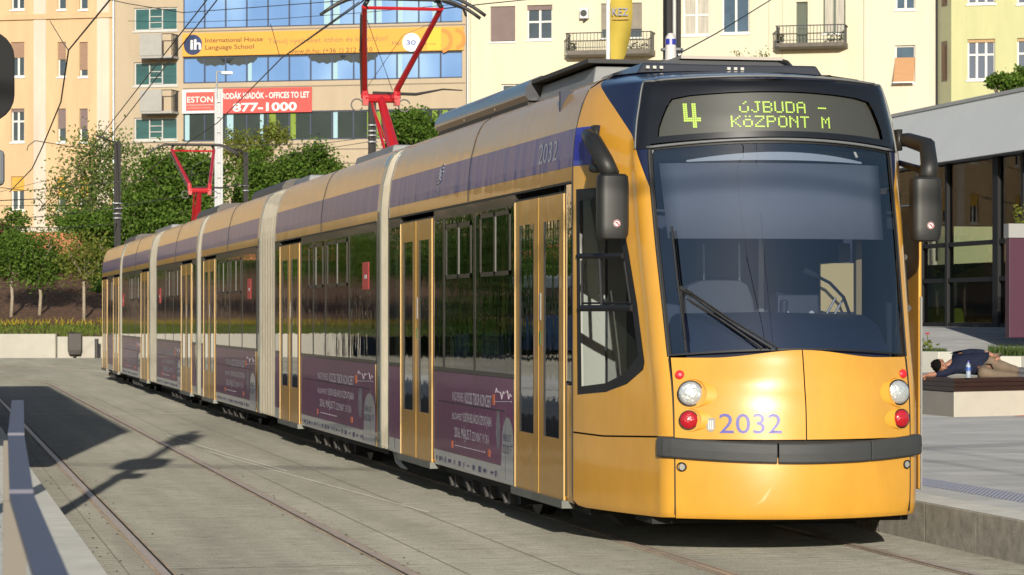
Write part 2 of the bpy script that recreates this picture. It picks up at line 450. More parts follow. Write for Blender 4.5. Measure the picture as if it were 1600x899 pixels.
o = gb.build('grit', mat('grit', (.10,.08,.06), .9, var=.6, vscale=30), fix=False); o['kind'] = 'stuff'; o['label'] = 'scattered grit and leaf litter along the rails'
# asphalt patch between tracks
PT = mat('repair_patch', (0.205, 0.185, 0.155), 0.8, var=.25)
0 and struct(MB().add([(3.02,25.3,.004),(3.55,25.2,.004),(3.6,26.6,.004),(3.05,26.8,.004)],[(0,1,2,3)]).build('ground_patch', PT, fix=False))
# ------------------------------------------------------------------ the tram (local: x across, y back from the nose, z up)
Y0 = 17.7; XC = 5.7
tram = thing('tram', 'long yellow articulated tram with dark windows and purple adverts', 'tram', (XC, Y0, 0))
# z, half width of body, corner x, corner y
TAB = [(.27,1.19,.882,.350),(.31,1.2,.888,.330),(.50,1.2,.892,.322),(.70,1.2,.893,.327),(.82,1.2,.896,.333),(1.0,1.2,.898,.345),(1.15,1.2,.90,.375),(1.34,1.2,.905,.44),
       (1.70,1.2,.915,.55),(2.2,1.2,.93,.70),(2.65,1.2,.935,.83),(2.78,1.192,.928,.855),(2.93,1.175,.91,.885),(3.06,1.14,.885,.91),
       (3.16,1.105,.865,.93),(3.215,1.075,.845,.95),(3.24,1.05,.80,1.0),(3.27,.99,.69,1.12),(3.297,.9,.53,1.26),(3.325,.7,.32,1.42),(3.345,.35,.14,1.53),(3.35,0,0,1.6)]
ZS = [t[0] for t in TAB]
def _tan():
    T = []
    n = len(TAB)
    for k in range(4):
        d = [TAB[i+1][k]-TAB[i][k] for i in range(n-1)]; t = [d[0]] + [0]*(n-2) + [d[-1]]
        for i in range(1, n-1):
            t[i] = 0 if d[i-1]*d[i] <= 0 else 2*d[i-1]*d[i]/(d[i-1]+d[i])
        T.append(t)
    return T
TG = _tan()
def vrow(v):
    v = max(0, min(len(TAB)-1.0001, v)); i = int(v); f = v - i; o = []
    h0 = 2*f**3-3*f*f+1; h1 = f**3-2*f*f+f; h2 = -2*f**3+3*f*f; h3 = f**3-f*f
    for k in range(4): o.append(TAB[i][k]*h0 + TG[k][i]*h1 + TAB[i+1][k]*h2 + TG[k][i+1]*h3)
    return o
def z2v(z):
    if z >= ZS[-1]: return len(ZS) - 1
    for i in range(len(ZS)-1):
        if z <= ZS[i+1]:
            a, b_ = 0.0, 1.0
            for _ in range(22):
                m_ = (a+b_)/2
                if vrow(i+m_*.99999)[0] < z: a = m_
                else: b_ = m_
            return i + (a+b_)/2
    return len(ZS) - 1
NB = 0.29; YR = 1.6
def contour(u, v):
    z, W, wc, yc = vrow(v)
    sh = max(0.0, min(1.0, wc/.9))
    A = Vector((W, YR)); B = Vector((wc + .012*sh, yc + .085*sh)); K = Vector((wc, yc - .0*sh)); C = Vector((wc - .075*sh, yc - .05*sh))
    if u <= 1:
        M = (A + B)/2 + Vector((.035*sh, -.01*sh)); p = A*(1-u)**2 + M*(2*u*(1-u)) + B*u*u
    elif u <= 1.3:
        w = (u-1)/.3; p = B*(1-w)**2 + K*(2*w*(1-w)) + C*w*w
    else:
        w = min(1, (u - 1.3)); x = C.x*(1-w); q = (1-w)**2
        yf = C.y - NB*sh
        p = Vector((x, yf + (C.y - yf)*q))
    return p.x, p.y, z
def frontY(x, z, off=0.0):
    """front surface; returns y for lateral x and height z"""
    z_, W, wc, yc = vrow(z2v(z)); sh = min(1, wc/.9); cx = wc - .075*sh; cy = yc - .05*sh
    yf = cy - NB*sh
    return yf + NB*sh*min(1.3, (abs(x)/max(cx, .01)))**2
def F_(off=0.0):
    def f(x, z):
        e = .01
        dx = (frontY(x+e, z) - frontY(x-e, z))/(2*e); dz = (frontY(x, z+e) - frontY(x, z-e))/(2*e)
        n = Vector((dx, -1, dz)).normalized()
        return Vector((x, frontY(x, z), z)) + n*off
    return f
def S_(side, off=0.0):
    """flank surface, side=-1 left; a = u, b = z"""
    def f(u, z):
        v = z2v(z)
        x, y, zz = contour(u, v)
        if off:
            x2, y2, _ = contour(min(u+.02, 1.3), v); t = Vector((x2-x, y2-y)).normalized() if (x2-x, y2-y) != (0, 0) else Vector((0,-1))
            n = Vector((-t.y, t.x)); x += n.x*off; y += n.y*off
        return Vector((side*x, y, zz))
    return f
def SV_(side, off=0.0):
    def f(u, v):
        x, y, z = contour(u, v); return Vector((side*x, y, z))
    return f
def cx_at(z):
    z_, W, wc, yc = vrow(z2v(z)); return wc - .075*min(1, wc/.9)
WIN = [(.07,2.50),(.66,2.50),(.78,2.40),(.86,2.03),(.905,1.68),(.925,1.30),(.90,1.25),(.70,1.15),(.45,1.09),(.07,1.06)]
INN = [(.13,2.42),(.62,2.42),(.70,2.36),(.79,2.03),(.84,1.68),(.865,1.34),(.68,1.22),(.45,1.15),(.13,1.12)]
_sb = [(1.3, 2.45),(1.17,2.66),(1.04,2.81),(.87,2.93),(.69,3.03),(.51,3.115),(.34,3.185),(.17,3.24),(.0,3.275)]
sb = []
for i in range(len(_sb)-1):
    p0 = _sb[max(i-1,0)]; p1 = _sb[i]; p2 = _sb[i+1]; p3 = _sb[min(i+2,len(_sb)-1)]
    for k in range(4):
        f = k/4; sb.append(tuple(.5*((2*p1[c]) + (p2[c]-p0[c])*f + (2*p0[c]-5*p1[c]+4*p2[c]-p3[c])*f*f + (3*p1[c]-p0[c]-3*p2[c]+p3[c])*f**3) for c in (0,1)))
sb.append(_sb[-1])
for s in (-1, 1):
    up = [(0.0,.80),(0.4,.792),(1.0,.815),(1.3,.815)] + sb
    fl = s > 0
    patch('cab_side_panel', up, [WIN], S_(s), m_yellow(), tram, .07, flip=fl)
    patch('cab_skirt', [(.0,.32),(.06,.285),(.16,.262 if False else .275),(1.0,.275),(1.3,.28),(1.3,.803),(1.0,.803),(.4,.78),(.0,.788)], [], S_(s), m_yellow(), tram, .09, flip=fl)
    # black frame, panes and sliding bars of the cab side window
    fr = patch('cab_side_window', WIN, [INN], S_(s, .003), m_rubber(), tram, .07, flip=fl)
    patch('pane', INN, [], S_(s, -.012), glass_mat('cab_side_glass', (.72,.76,.76), .8, 1.25), fr, .09, flip=fl)
    b = MB()
    def bar(u0, z0, u1, z1, r=.014):
        f = S_(s, .004); b.tube([f(u0 + (u1-u0)*i/5, z0 + (z1-z0)*i/5) for i in range(6)], r, 6)
    bar(.10, 2.03, .79, 2.02, .022); bar(.12, 1.665, .85, 1.665, .026); bar(.45, 2.02, .45, 1.67, .014); bar(.16, 2.0, .16, 1.68, .01); bar(.80, 1.98, .83, 1.7, .01); bar(.16, 1.70, .83, 1.70, .008)
    b.build('window_bars', m_rubber(), fr)
# roof cap built as a loft from the arc upwards
def roof_cap():
    b = MB(); 
    def ub(z):
        for i in range(len(sb)-1):
            if sb[i][1] <= z <= sb[i+1][1]:
                f = (z - sb[i][1])/(sb[i+1][1]-sb[i][1]); return sb[i][0]*(1-f) + sb[i+1][0]*f
        return 0.0 if z > 3.27 else 1.3
    rows = []
    v = z2v(2.46); vs = []
    while v < len(TAB)-1.01: vs.append(v); v += .125
    vs.append(len(TAB)-1.01)
    for v in vs:
        z = vrow(v)[0]; u0 = ub(z)
        us = [u0 + (1.3-u0)*i/16 for i in range(17)]
        if z > 3.222: us += [1.3 + i/14 for i in range(1, 15)]
        else: us += [1.3 + .0005]*14
        rows.append([contour(u, v) for u in us])
    for s in (-1, 1):
        k = len(b.v); n = len(rows[0])
        for r in rows:
            b.v += [Vector((s*x, y, z)) for x, y, z in r]
        for i in range(len(rows)-1):
            for j in range(n-1): b.f.append((k+i*n+j, k+i*n+j+1, k+(i+1)*n+j+1, k+(i+1)*n+j))
    return b.build('roof_cap', m_navy(), tram, smooth=True)
roof_cap()
# front: lower skirt, bumper, hood, windscreen, surround, destination box
def edge(z): return cx_at(z)
def outline(z0, z1, n=6, inset=.004, topc=0.0, botc=0.0, k=10):
    pts = []
    for i in range(k+1):
        x = (-1 + 2*i/k); e = edge(z0)-inset; pts.append((x*e, z0 + botc*(1-x*x)))
    for i in range(1, n): z = z0 + (z1-z0)*i/n; pts.append((edge(z)-inset, z))
    for i in range(k+1):
        x = (1 - 2*i/k); e = edge(z1)-inset; pts.append((x*e, z1 + topc*(1-x*x)))
    for i in range(1, n): z = z1 + (z0-z1)*i/n; pts.append((-edge(z)+inset, z))
    return pts
HDL = [(-.725,1.10,.084), (.712,1.10,.084)]
patch('front_skirt', outline(.275,.70,4,.004,-.02,0), [], F_(), m_yellow(), tram, .08, flip=False)
# seams beside the skirt
hood_top = []
def hood_out(x0, x1):
    pts = []
    n = 12
    for i in range(n+1): x = x0 + (x1-x0)*i/n; pts.append((x, .80))
    def zt(x):
        a = abs(x)
        if a > .60: return 1.335
        t = (a/.60); return 1.335 + .052*(0.5+0.5*math.cos(math.pi*t))
    for i in range(n+1): x = x1 + (x0-x1)*i/n; pts.append((x, zt(x)))
    return pts
e_ = edge(1.0)-.006
def hoodF(x, z):
    p = F_(0)(x, z); a = min(1, abs(x)/.60)
    k = max(0, min(1, (z-1.15)/.2)); p.y -= .03*k*(0.5+0.5*math.cos(math.pi*a)); return p
patch('hood', hood_out(-e_, -.004), [], hoodF, m_yellow(), tram, .055, flip=False)
patch('hood', hood_out(.004, e_), [], hoodF, m_yellow(), tram, .055, flip=False)
# dark backing behind the seams
b = MB()
for i in range(20):
    x0, x1 = -.82 + 1.64*i/20, -.82 + 1.64*(i+1)/20
    vs = []
    for z in (.30,.7,1.0,1.28): vs += [F_(-.04)(x0, z), F_(-.04)(x1, z)]
    b.add(vs, [(0,1,3,2),(2,3,5,4),(4,5,7,6)])
for s in (-1, 1):
    vs = []
    for i in range(9):
        for z in (.3,.8,1.0): vs.append(S_(s,-.035)(i/8*1.3, z))
    b.add(vs, [(3*i+j, 3*i+3+j, 3*i+4+j, 3*i+1+j) for i in range(8) for j in (0,1)])
b.build('inner_panel', m_dark(), tram, fix=False)
# bumper in three pads, rounded, drooping in the middle
def bumper(u0, u1):
    """u runs -1..1 across the whole bumper"""
    b = MB(); n = 22; prof = [(-.02,-.068),(.034,-.068),(.045,-.057),(.048,0),(.045,.057),(.034,.068),(-.02,.068)]
    vs = []
    for i in range(n+1):
        u = u0 + (u1-u0)*i/n; s = -1 if u < 0 else 1; a = abs(u)
        zc = .752 - .042*(1-a*a)
        if a < .88: x = u/.88*edge(.75); fy = frontY(x, .75); e = .01; dx = (frontY(x+e,.75)-frontY(x-e,.75))/(2*e); nr = Vector((dx, -1, 0)).normalized(); c = Vector((x, fy, 0))
        else:
            uu = 1.3 - (a-.88)/.12*.32; f = S_(s)(uu, .75); f2 = S_(s, .1)(uu, .75); c = Vector((f.x, f.y, 0)); nr = Vector((f2.x-f.x, f2.y-f.y, 0)).normalized()
        taper = 1.0 if a < .97 else 1 - (a-.97)/.03*.3
        for (o_, h) in prof: q = c + nr*o_*taper; vs.append((q.x, q.y, zc + h))
    m_ = len(prof); fs = [tuple(range(m_)), tuple(range(n*m_, n*m_+m_))[::-1]]
    for i in range(n):
        for j in range(m_): fs.append((i*m_+j, i*m_+(j+1) % m_, (i+1)*m_+(j+1) % m_, (i+1)*m_+j))
    b.add(vs, fs); return b.build('bumper_pad', m_bump(), tram, bevel=.004)
bumper(-.95, -.215); bumper(-.205, .475); bumper(.485, .935)
# windscreen with black frame
GB = 1.40
ws_out = outline(1.345, 2.76, 8, -.012, .045, .042, 16)
def shrink(z0, z1, inset, topc, botc): return outline(z0, z1, 8, inset, topc, botc, 16)
ws_in = shrink(1.358, 2.735, .018, .045, .042)
wf = patch('windscreen', ws_out, [ws_in], F_(-.004), m_rubber(), tram, .08)
patch('pane', ws_in, [], F_(-.010), glass_mat('windscreen_glass', (.66,.71,.80), 1.0, 2.3), wf, .08)
# destination box
db_out = []
zt0, zt1 = 2.775, 3.212
db_out = outline(zt0, zt1, 10, -.012, .022, .045, 20)
db_in = []
for i in range(17): x = -.80 + 1.60*i/16; db_in.append((x, 2.825 + .035*(1-(x/.8)**2)))
for (x, z) in ((.79,2.89),(.765,2.96),(.735,3.03),(.70,3.085)): db_in.append((x, z))
for i in range(1, 16): x = .68 - 1.36*i/16; db_in.append((x, 3.098 + .034*(1-(x/.68)**2)))
for (x, z) in ((-.70,3.085),(-.735,3.03),(-.765,2.96),(-.79,2.89)): db_in.append((x, z))
dbf = patch('destination_display', db_out, [db_in], F_(.006), mat('display_surround', (.010,.010,.011), .3, coat=.4), tram, .07)
for s in (-1, 1):
    ou = [(1.31, 2.745),(1.31, 3.214)] + [(1.10 + .0*k, 3.214 - (3.214-2.745)*k/8) for k in range(0, 9)]
    patch('surround_corner', ou, [], S_(s, .006), mat('display_surround', (.010,.010,.011), .3), dbf, .05, flip=s > 0)
    MB().tube([S_(s, .008)(1.10, z) for z in np.linspace(2.745, 3.214, 24)], .007, 5).build('surround_edge', mat('lip_grey', (.16,.165,.17), .4), dbf, smooth=True)
MB().tube([S_(-1, .008)(1.10 + .2*i/6, 3.216) for i in range(7)] + [F_(.008)(-1*edge(3.2) + 2*edge(3.2)*i/30, 3.214 + .022*(1-(-1+2*i/30)**2)) for i in range(31)] + [S_(1, .008)(1.3 - .2*i/6, 3.216) for i in range(7)], .008, 5).build('surround_edge', mat('lip_grey', (.16,.165,.17), .4), dbf, smooth=True)
screen = patch('screen', db_in, [], F_(-.02), mat('display_panel', (.055,.057,.050), .45, bump=.0004, bscale=300), dbf, .07)
# grey lip under the destination box
lip = MB(); pts = []
for i in range(33):
    x = -1 + 2*i/32; e = edge(2.76)+.012; pts.append(F_(.012)(x*e, 2.752 + .05*(1-x*x)))
lip.tube(pts, .010, 6).build('lip', mat('lip_grey', (.16,.165,.17), .4), tram, smooth=True)
# rubber seams between the yellow side and the glass
for s in (-1, 1):
    q = MB(); q.tube([S_(s, .001)(1.30, z) for z in np.linspace(1.34, 2.74, 70)], .009, 5).build('seam', m_rubber(), tram)
    q = MB(); q.tube([S_(s, .0005)(1.30, z) for z in np.linspace(.30, 1.33, 60)], .0045, 5).build('seam', m_rubber(), tram)
# LED lettering, built as dots
G57 = {'Ú':["00010","00100","00000","10001","10001","10001","01110"],'J':["00111","00010","00010","00010","00010","10010","01100"],
 'B':["11110","10001","10001","11110","10001","10001","11110"],'U':["10001","10001","10001","10001","10001","10001","01110"],
 'D':["11110","10001","10001","10001","10001","10001","11110"],'A':["01110","10001","10001","11111","10001","10001","10001"],
 '-':["00000","00000","00000","11111","00000","00000","00000"],' ':["00000"]*7,
 'K':["10001","10010","10100","11000","10100","10010","10001"],'ö':["01010","00000","01110","10001","10001","10001","01110"],
 'Z':["11111","00001","00010","00100","01000","10000","11111"],'P':["11110","10001","10001","11110","10000","10000","10000"],
 'O':["01110","10001","10001","10001","10001","10001","01110"],'N':["10001","11001","10101","10011","10001","10001","10001"],
 'T':["11111","00100","00100","00100","00100","00100","00100"],'M':["10001","11011","10101","10101","10001","10001","10001"],
 'X':["11001100","11001100","11001100","11001100","11001100","11001100","11001100","11111111","11111111","00001100","00001100","00001100"]}
LED = mat('led_green', (.35,.5,.08), .5, emit=(.50,.68,.14), estr=.32)
def led(s, x0, ztop, px, pz, glyph_w=6):
    b = MB(); cx = x0
    for ch in s:
        g_ = G57[ch]
        for r, row in enumerate(g_):
            for c, k in enumerate(row):
                if k == '1':
                    x = cx + c*px; z = ztop - r*pz; f = F_(-.012); a, h = px*.43, pz*.43
                    b.add([f(x-a, z-h), f(x+a, z-h), f(x+a, z+h), f(x-a, z+h)], [(0,1,2,3)])
        cx += glyph_w*px
    return b
led('ÚJBUDA -', -.275, 3.062, .0134, .0113).build('lettering', LED, screen, fix=False)
led('KöZPONT M', -.335, 2.962, .0134, .0113).build('lettering', LED, screen, fix=False)
led('X', -.632, 3.050, .0135, .0142, 8).build('lettering', LED, screen, fix=False)
# headlamps, tail lamps, little red markers
LENS = mat('lamp_lens', (.75,.76,.74), .12, metal=.55, coat=1, bump=.01, bscale=38)
REDL = mat('red_lens', (.42,.012,.02), .15, coat=1, bump=.006, bscale=45)
REDB = mat('red_marker', (.75,.02,.03), .35, coat=.5)
def lamp(name, x, z, r, m, ring=True, h=.02):
    f = F_(0); c = f(x, z); n = (F_(.1)(x, z) - c).normalized(); n = (n + Vector((0,-1.2,0))).normalized()
    up = Vector((0,0,1)); a = n.cross(up).normalized(); u = a.cross(n).normalized()
    o = MB(); vs = []; rings = [(1.0,-.05),(1.0,.0),(.93,.35),(.75,.62),(.5,.82),(.25,.95)]
    N = 28
    for rr, hh in rings:
        for j in range(N):
            t = 2*math.pi*j/N; vs.append(c + n*(h*hh + .012) + (a*math.cos(t) + u*math.sin(t))*r*rr)
    vs.append(c + n*(h+.012)); k = len(rings)
    fs = [(i*N+j, i*N+(j+1) % N, (i+1)*N+(j+1) % N, (i+1)*N+j) for i in range(k-1) for j in range(N)]
    fs += [((k-1)*N+j, (k-1)*N+(j+1) % N, k*N) for j in range(N)]
    lo = o.add(vs, fs).build(name, m, tram, smooth=True)
    if ring:
        q = MB(); q.tube([c + n*.012 + (a*math.cos(t)+u*math.sin(t))*r*1.02 for t in np.linspace(0, 2*math.pi, 33)], r*.07, 6).build('rim', m_rubber(), lo, smooth=True)
        q = MB(); q.tube([c - n*.05, c + n*.012], [r*1.0, r*1.0], 28).build('housing', m_yellow(), lo, smooth=False)
        # moulded yellow cowl beside the lamp
    return lo
for s in (-1, 1):
    lamp('headlight', s*.72, 1.10, .080, LENS, h=.03)
    lamp('tail_light', s*.735, .925, .060, REDL, h=.028)
    lamp('marker_light', s*.775, 1.222, .030, REDB, ring=False, h=.012)
    # cowls sweeping from the lamps towards the middle
    for (zc, r, L) in ((1.10, .098, .075), (.925, .076, .08)):
        f = F_(0); x = s*.72 if zc > 1 else s*.735; vs = []; N = 20; M = 5
        for i in range(M+1):
            w = i/M
            for j in range(N+1):
                t = -math.pi/2 + math.pi*j/N
                rr = r*(1 - .08*w); xx = x - s*(math.cos(t)*(rr + L*w*.9)); zz = zc + math.sin(t)*rr
                p_ = f(xx, zz); n = (F_(.1)(xx, zz)-p_)/.1
                vs.append(p_ + n*(.016*(1-w)**1.2*math.cos(t*.9) + .0006))
        b = MB(); b.add(vs, [(i*(N+1)+j, i*(N+1)+j+1, (i+1)*(N+1)+j+1, (i+1)*(N+1)+j) for i in range(M) for j in range(N)])
        b.build('lamp_cowl', mat('cowl_yellow', YEL, .5, spec=.3), tram, smooth=True)
    b = MB(); f = F_(.0); c = f(s*.775, .617); b.disc(c, (0,-1,0), .024, .012, 16); b.build('tow_plug', m_chrome(), tram)
    b = MB(); b.tube([F_(.013)(s*.775 + .026*math.cos(t), .617 + .026*math.sin(t)) for t in np.linspace(0, 6.2832, 20)], .005, 5).build('plug_ring', m_rubber(), tram)
# number and shield on the hood
NUM = mat('number_blue', (.10,.10,.36), .4)
text('2032', 'number', lambda a, h: F_(.005)(-.555 + a, .842 + h), NUM, tram, width=.390, height=.130)
SHB = mat('shield_grey', (.30,.29,.26), .5)
sh = [(-.026,.045),(.026,.045),(.026,-.015),(.018,-.035),(0,-.048),(-.018,-.035),(-.026,-.015)]
MB().add([F_(.006)(-.605 + x, .895 + z) for x, z in sh], [tuple(range(7))]).build('shield_emblem', SHB, tram, fix=False)
b = MB()
for x in (-.012,.0,.012): b.add([F_(.008)(-.605+x-.003, .865), F_(.008)(-.605+x+.003, .865), F_(.008)(-.605+x+.003, .925), F_(.008)(-.605+x-.003, .925)], [(0,1,2,3)])
b.build('shield_bars', m_white(), tram, fix=False)
# wipers
b = MB(); f = F_(.03)
b.tube([f(-.718, 1.37), f(-.724, 1.60), f(-.722, 1.80)], .010, 6); b.tube([F_(.045)(-.715, 1.45), F_(.045)(-.735, 1.85), F_(.045)(-.745, 2.20)], .0075, 6)
b.tube([F_(.02)(-.722, 1.50), F_(.02)(-.742, 1.85), F_(.02)(-.752, 2.19)], .005, 5)
b.build('wiper', m_rubber(), tram)
b = MB(); b.tube([f(-.722, 1.80), f(-.60, 1.69), f(-.40, 1.53), f(-.20, 1.392)], .009, 6); b.tube([f(-.69, 1.72), f(-.50, 1.58), f(-.26, 1.392)], .008, 6)
b.tube([F_(.045)(-.69, 1.78), F_(.045)(-.45, 1.585), F_(.045)(-.16, 1.388)], .007, 5)
b.tube([f(-.74, 1.79), f(-.66, 1.75)], .016, 6)
b.build('wiper', m_rubber(), tram)
# mirrors on curved arms
for s in (-1, 1):
    b = MB(); br = S_(s, .0)(.42, 2.86)
    b.obox(br + Vector((s*.01, 0, 0)), (.018,0,0), (0,.05,0), (0,0,.075))
    b.tube([br + Vector((s*.02,0,.0)), br + Vector((s*.07,-.05,.0)), Vector((s*1.20,.98,2.80)), Vector((s*1.16,.83,2.66)), Vector((s*1.125,.78,2.56))], [.045,.052,.06,.062,.060], 10)
    arm = b.build('mirror_arm', m_plast(), tram, smooth=True)
    b = MB()
    b.tube([br + Vector((s*.02,.0,-.16)), Vector((s*1.20,1.0,2.62)), Vector((s*1.14,.80,2.60))], [.02,.032,.022], 8)
    b.build('mirror_stay', m_plast(), tram, smooth=True)
    cx = s*1.115; cy = .79
    b = MB(); prof = []
    for i in range(24):
        t = 2*math.pi*i/24; c, sn = math.cos(t), math.sin(t)
        prof.append((.108*math.copysign(abs(c)**.6, c), .075*math.copysign(abs(sn)**.6, sn)))
    rows = [(2.575,.35),(2.57,.8),(2.555,.96),(2.50,1.0),(2.22,1.0),(2.165,.97),(2.135,.86),(2.125,.5)]
    vs = [(cx + x*k_, cy + y_*k_, z) for z, k_ in rows for x, y_ in prof]
    fs = [(i*24+j, i*24+(j+1) % 24, (i+1)*24+(j+1) % 24, (i+1)*24+j) for i in range(len(rows)-1) for j in range(24)] + [tuple(range(24)), tuple(range((len(rows)-1)*24, len(rows)*24))]
    mi = b.add(vs, fs).build('mirror', m_plast(), tram, smooth='auto')
    MB().box(cx-.085, cx+.085, cy+.077, cy+.082, 2.18, 2.53).build('mirror_glass', mat('mirror_glass', (.7,.7,.7), .02, metal=1), mi)
    sx = cx + .012
    MB().disc((sx, cy-.073, 2.235), (0,-1,0), .026, .005, 20).build('sticker', mat('sticker_white', (.72,.66,.66), .5), mi)
    q = MB(); q.tube([(sx + .022*math.cos(t), cy-.079, 2.235+.022*math.sin(t)) for t in np.linspace(0, 6.2832, 20)], .003, 4); q.tube([(sx-.010,cy-.079,2.243),(sx+.004,cy-.079,2.238),(sx+.011,cy-.079,2.224)],.0045,4)
    q.build('sticker_mark', mat('sticker_red', (.35,.05,.06), .5), mi)

# body profile of the sections
PROF = [(1.19,.29)] + [(1.2,.32),(1.2,1.12),(1.2,2.55),(1.2,2.65),(1.195,2.74),(1.175,2.93),(1.13,3.10),(1.10,3.17),(1.07,3.22),(1.0,3.27),(.9,3.31),(.7,3.335),(.35,3.35)]
def profx(z):
    for i in range(len(PROF)-1):
        a, b_ = PROF[i], PROF[i+1]
        if a[1] <= z <= b_[1]: return a[0] + (b_[0]-a[0])*(z-a[1])/(b_[1]-a[1])
    return 1.19
RING = [(-x, z) for x, z in PROF] + [(x, z) for x, z in PROF[::-1]]
def tube_section(name, ya, yb, m, parent, k=1.0, floor=True):
    b = MB(); ns = max(2, int((yb-ya)/.8)); vs = []
    for i in range(ns+1):
        y = ya + (yb-ya)*i/ns
        vs += [(x*k, y, .29 + (z-.29)*k if k != 1 else z) for x, z in RING]
    n = len(RING)
    fs = [(i*n+j, i*n+j+1, (i+1)*n+j+1, (i+1)*n+j) for i in range(ns) for j in range(n-1)]
    if floor: fs += [(i*n+n-1, i*n, (i+1)*n, (i+1)*n+n-1) for i in range(ns)]
    fs = [f for f in fs if not (abs(vs[f[0]][0]) > 1.19 and all(1.0 < vs[i_][2] < 2.60 for i_ in f))]
    b.add(vs, fs); o = b.build(name, m, parent, smooth=True)
    o.data.set_sharp_from_angle(angle=rad(30)); return o
def side_fn(s, off):
    def f(y, z): return Vector((s*(profx(z) + off), y, z))
    return f
def plate(name, s, ya, yb, za, zb, off, th, m, parent, bevel=0, nz=1):
    b = MB()
    zz = [za + (zb-za)*i/nz for i in range(nz+1)]
    vs = []
    for z in zz:
        x = profx(z)
        vs += [(s*(x+off), ya, z), (s*(x+off), yb, z), (s*(x+off-th), yb, z), (s*(x+off-th), ya, z)]
    fs = [(0,1,2,3), tuple(nz*4 + j for j in (3,2,1,0))]
    for i in range(nz):
        for j in range(4): fs.append((i*4+j, i*4+(j+1) % 4, i*4+4+(j+1) % 4, i*4+4+j))
    b.add(vs, fs); return b.build(name, m, parent, bevel=bevel)
GD = m_glassd; EDG = lambda: mat('door_edge', (.70,.50,.22), .3, coat=.5)
def door(s, ya, yb, stickers=True):
    """two leaves with tall narrow windows; the door belongs to the tram"""
    d = plate('door', s, ya, yb, .33, 2.50, .006, .02, m_rubber(), tram)
    mid = (ya+yb)/2
    for (a, b_) in ((ya+.02, mid-.015), (mid+.015, yb-.02)):
        b = MB(); wz0, wz1 = .73, 2.30; wa, wb = a + .16, b_ - .16; o = .013
        x0 = s*1.2
        def q(y, z): return (x0 + s*o, y, z)
        V = [q(a,.30), q(b_,.30), q(b_,2.485), q(a,2.485), q(wa,wz0), q(wb,wz0), q(wb,wz1), q(wa,wz1)]
        V2 = [(x0 + s*.002, v[1], v[2]) for v in V]
        fs = [(0,1,5,4),(1,2,6,5),(2,3,7,6),(3,0,4,7)]
        b.add(V + V2, fs + [(0,1,9,8),(1,2,10,9),(2,3,11,10),(3,0,8,11),(4,5,13,12),(5,6,14,13),(6,7,15,14),(7,4,12,15)])
        lf = b.build('door_leaf', m_side(), d)
        plate('door_glass', s, wa, wb, wz0, wz1, .0085, .004, GD(), d)
        fb = MB()
        for (y_, w) in ((wa, .012), (wb-.012, .012)): fb.box(min(x0+s*.010,x0+s*.0145), max(x0+s*.010,x0+s*.0145), y_, y_+w, wz0, wz1)
        fb.build('door_gasket', m_rubber(), d)
    if s < 0:
        MB().box(-1.219, -1.2135, ya+.012, ya+.024, .30, 2.48).build('door_edge', EDG(), d); MB().box(-1.219, -1.2135, yb-.024, yb-.012, .30, 2.48).build('door_edge', EDG(), d)
    if stickers and s < 0:
        t = MB(); t.box(-1.2165,-1.2135, mid-.07, mid-.03, 1.40, 1.50); t.build('button', mat('button_green', (.01,.16,.05), .4), d)
        t = MB(); t.box(-1.2165,-1.2135, mid-.075, mid-.025, 1.58, 1.78); t.build('notice', m_adwhite(), d)
    # sill below
    MB().box(min(s*1.15,s*1.24), max(s*1.15,s*1.24), ya-.02, yb+.02, .245, .30).build('door_sill', mat('sill_grey', (.16,.165,.15), .5, metal=.4, var=.3), d)
    return d
TG_ = lambda: glass_mat('tram_glass', (.40,.44,.42), 1.0, 1.75, bump=.0020, bst=(1,2.2,.5), bsc=2.0)
def windows(s, ya, yb, bars, hoppers, ad=True, adtext=False, full=True):
    """black glass band plus advert below"""
    b = MB(); x_ = s*1.206; b.add([(x_,ya,1.125),(x_,yb,1.125),(x_,yb,2.545),(x_,ya,2.545)], [(0,1,2,3)])
    w = b.build('window_band', TG_(), tram, fix=False)
    for (y0_, y1_) in [(ya-.03, ya+.05), (yb-.05, yb+.03)]: plate('pillar', s, y0_, y1_, 1.125, 2.545, .004, .05, m_frame(), w)
    plate('pillar', s, ya, yb, 1.125, 1.16, .0075, .03, m_frame(), w); plate('pillar', s, ya, yb, 2.46, 2.545, .0075, .03, m_frame(), w)
    for y_ in bars: plate('pillar', s, y_-.045, y_+.045, 1.13, 2.54, .008, .05, m_frame(), w)
    for (a, b_, z0, z1) in hoppers:
        fb = MB(); X0, X1 = sorted((s*1.206, s*1.2115))
        for (p_, q_, r_, t_) in ((a, b_, z0, z0+.035), (a, b_, z1-.035, z1), (a, a+.035, z0, z1), (b_-.035, b_, z0, z1), ((a+b_)/2-.03, (a+b_)/2+.03, z0, z1)):
            fb.box(X0, X1, p_, q_, r_, t_)
        fb.build('hopper_frame', m_frame(), w)
        fb = MB(); fb.box(min(X0,X1)-.001 if s<0 else X0, X1 if s<0 else X1+.001, (a+b_)/2-.036, (a+b_)/2-.031, z0+.03, z1-.03); fb.build('hopper_edge', mat('frame_edge', (.10,.10,.09), .4), w)
    if ad:
        a_ = plate('advert', s, ya, yb, .43, 1.122, .007, .02, m_adp(), tram)
        if s < 0:
            plate('advert_border', s, ya, yb, .295, .428, .0071, .02, m_adwhite(), a_)
            # fine panel gap
            L = yb - ya
            fb = MB(); fb.box(-1.2095,-1.2068, ya+.35, yb-.2, .858, .866); fb.box(-1.2095,-1.2068, ya+.34, ya+.348, .33, .86); fb.build('panel_gap', m_rubber(), a_)
            plate('advert_edge', s, ya, ya+.022, .295, 1.12, .011, .01, EDG(), a_)
        else: plate('advert_border', s, ya, yb, .295, .428, .0071, .02, m_adwhite(), a_)
    return w, (a_ if ad else None)
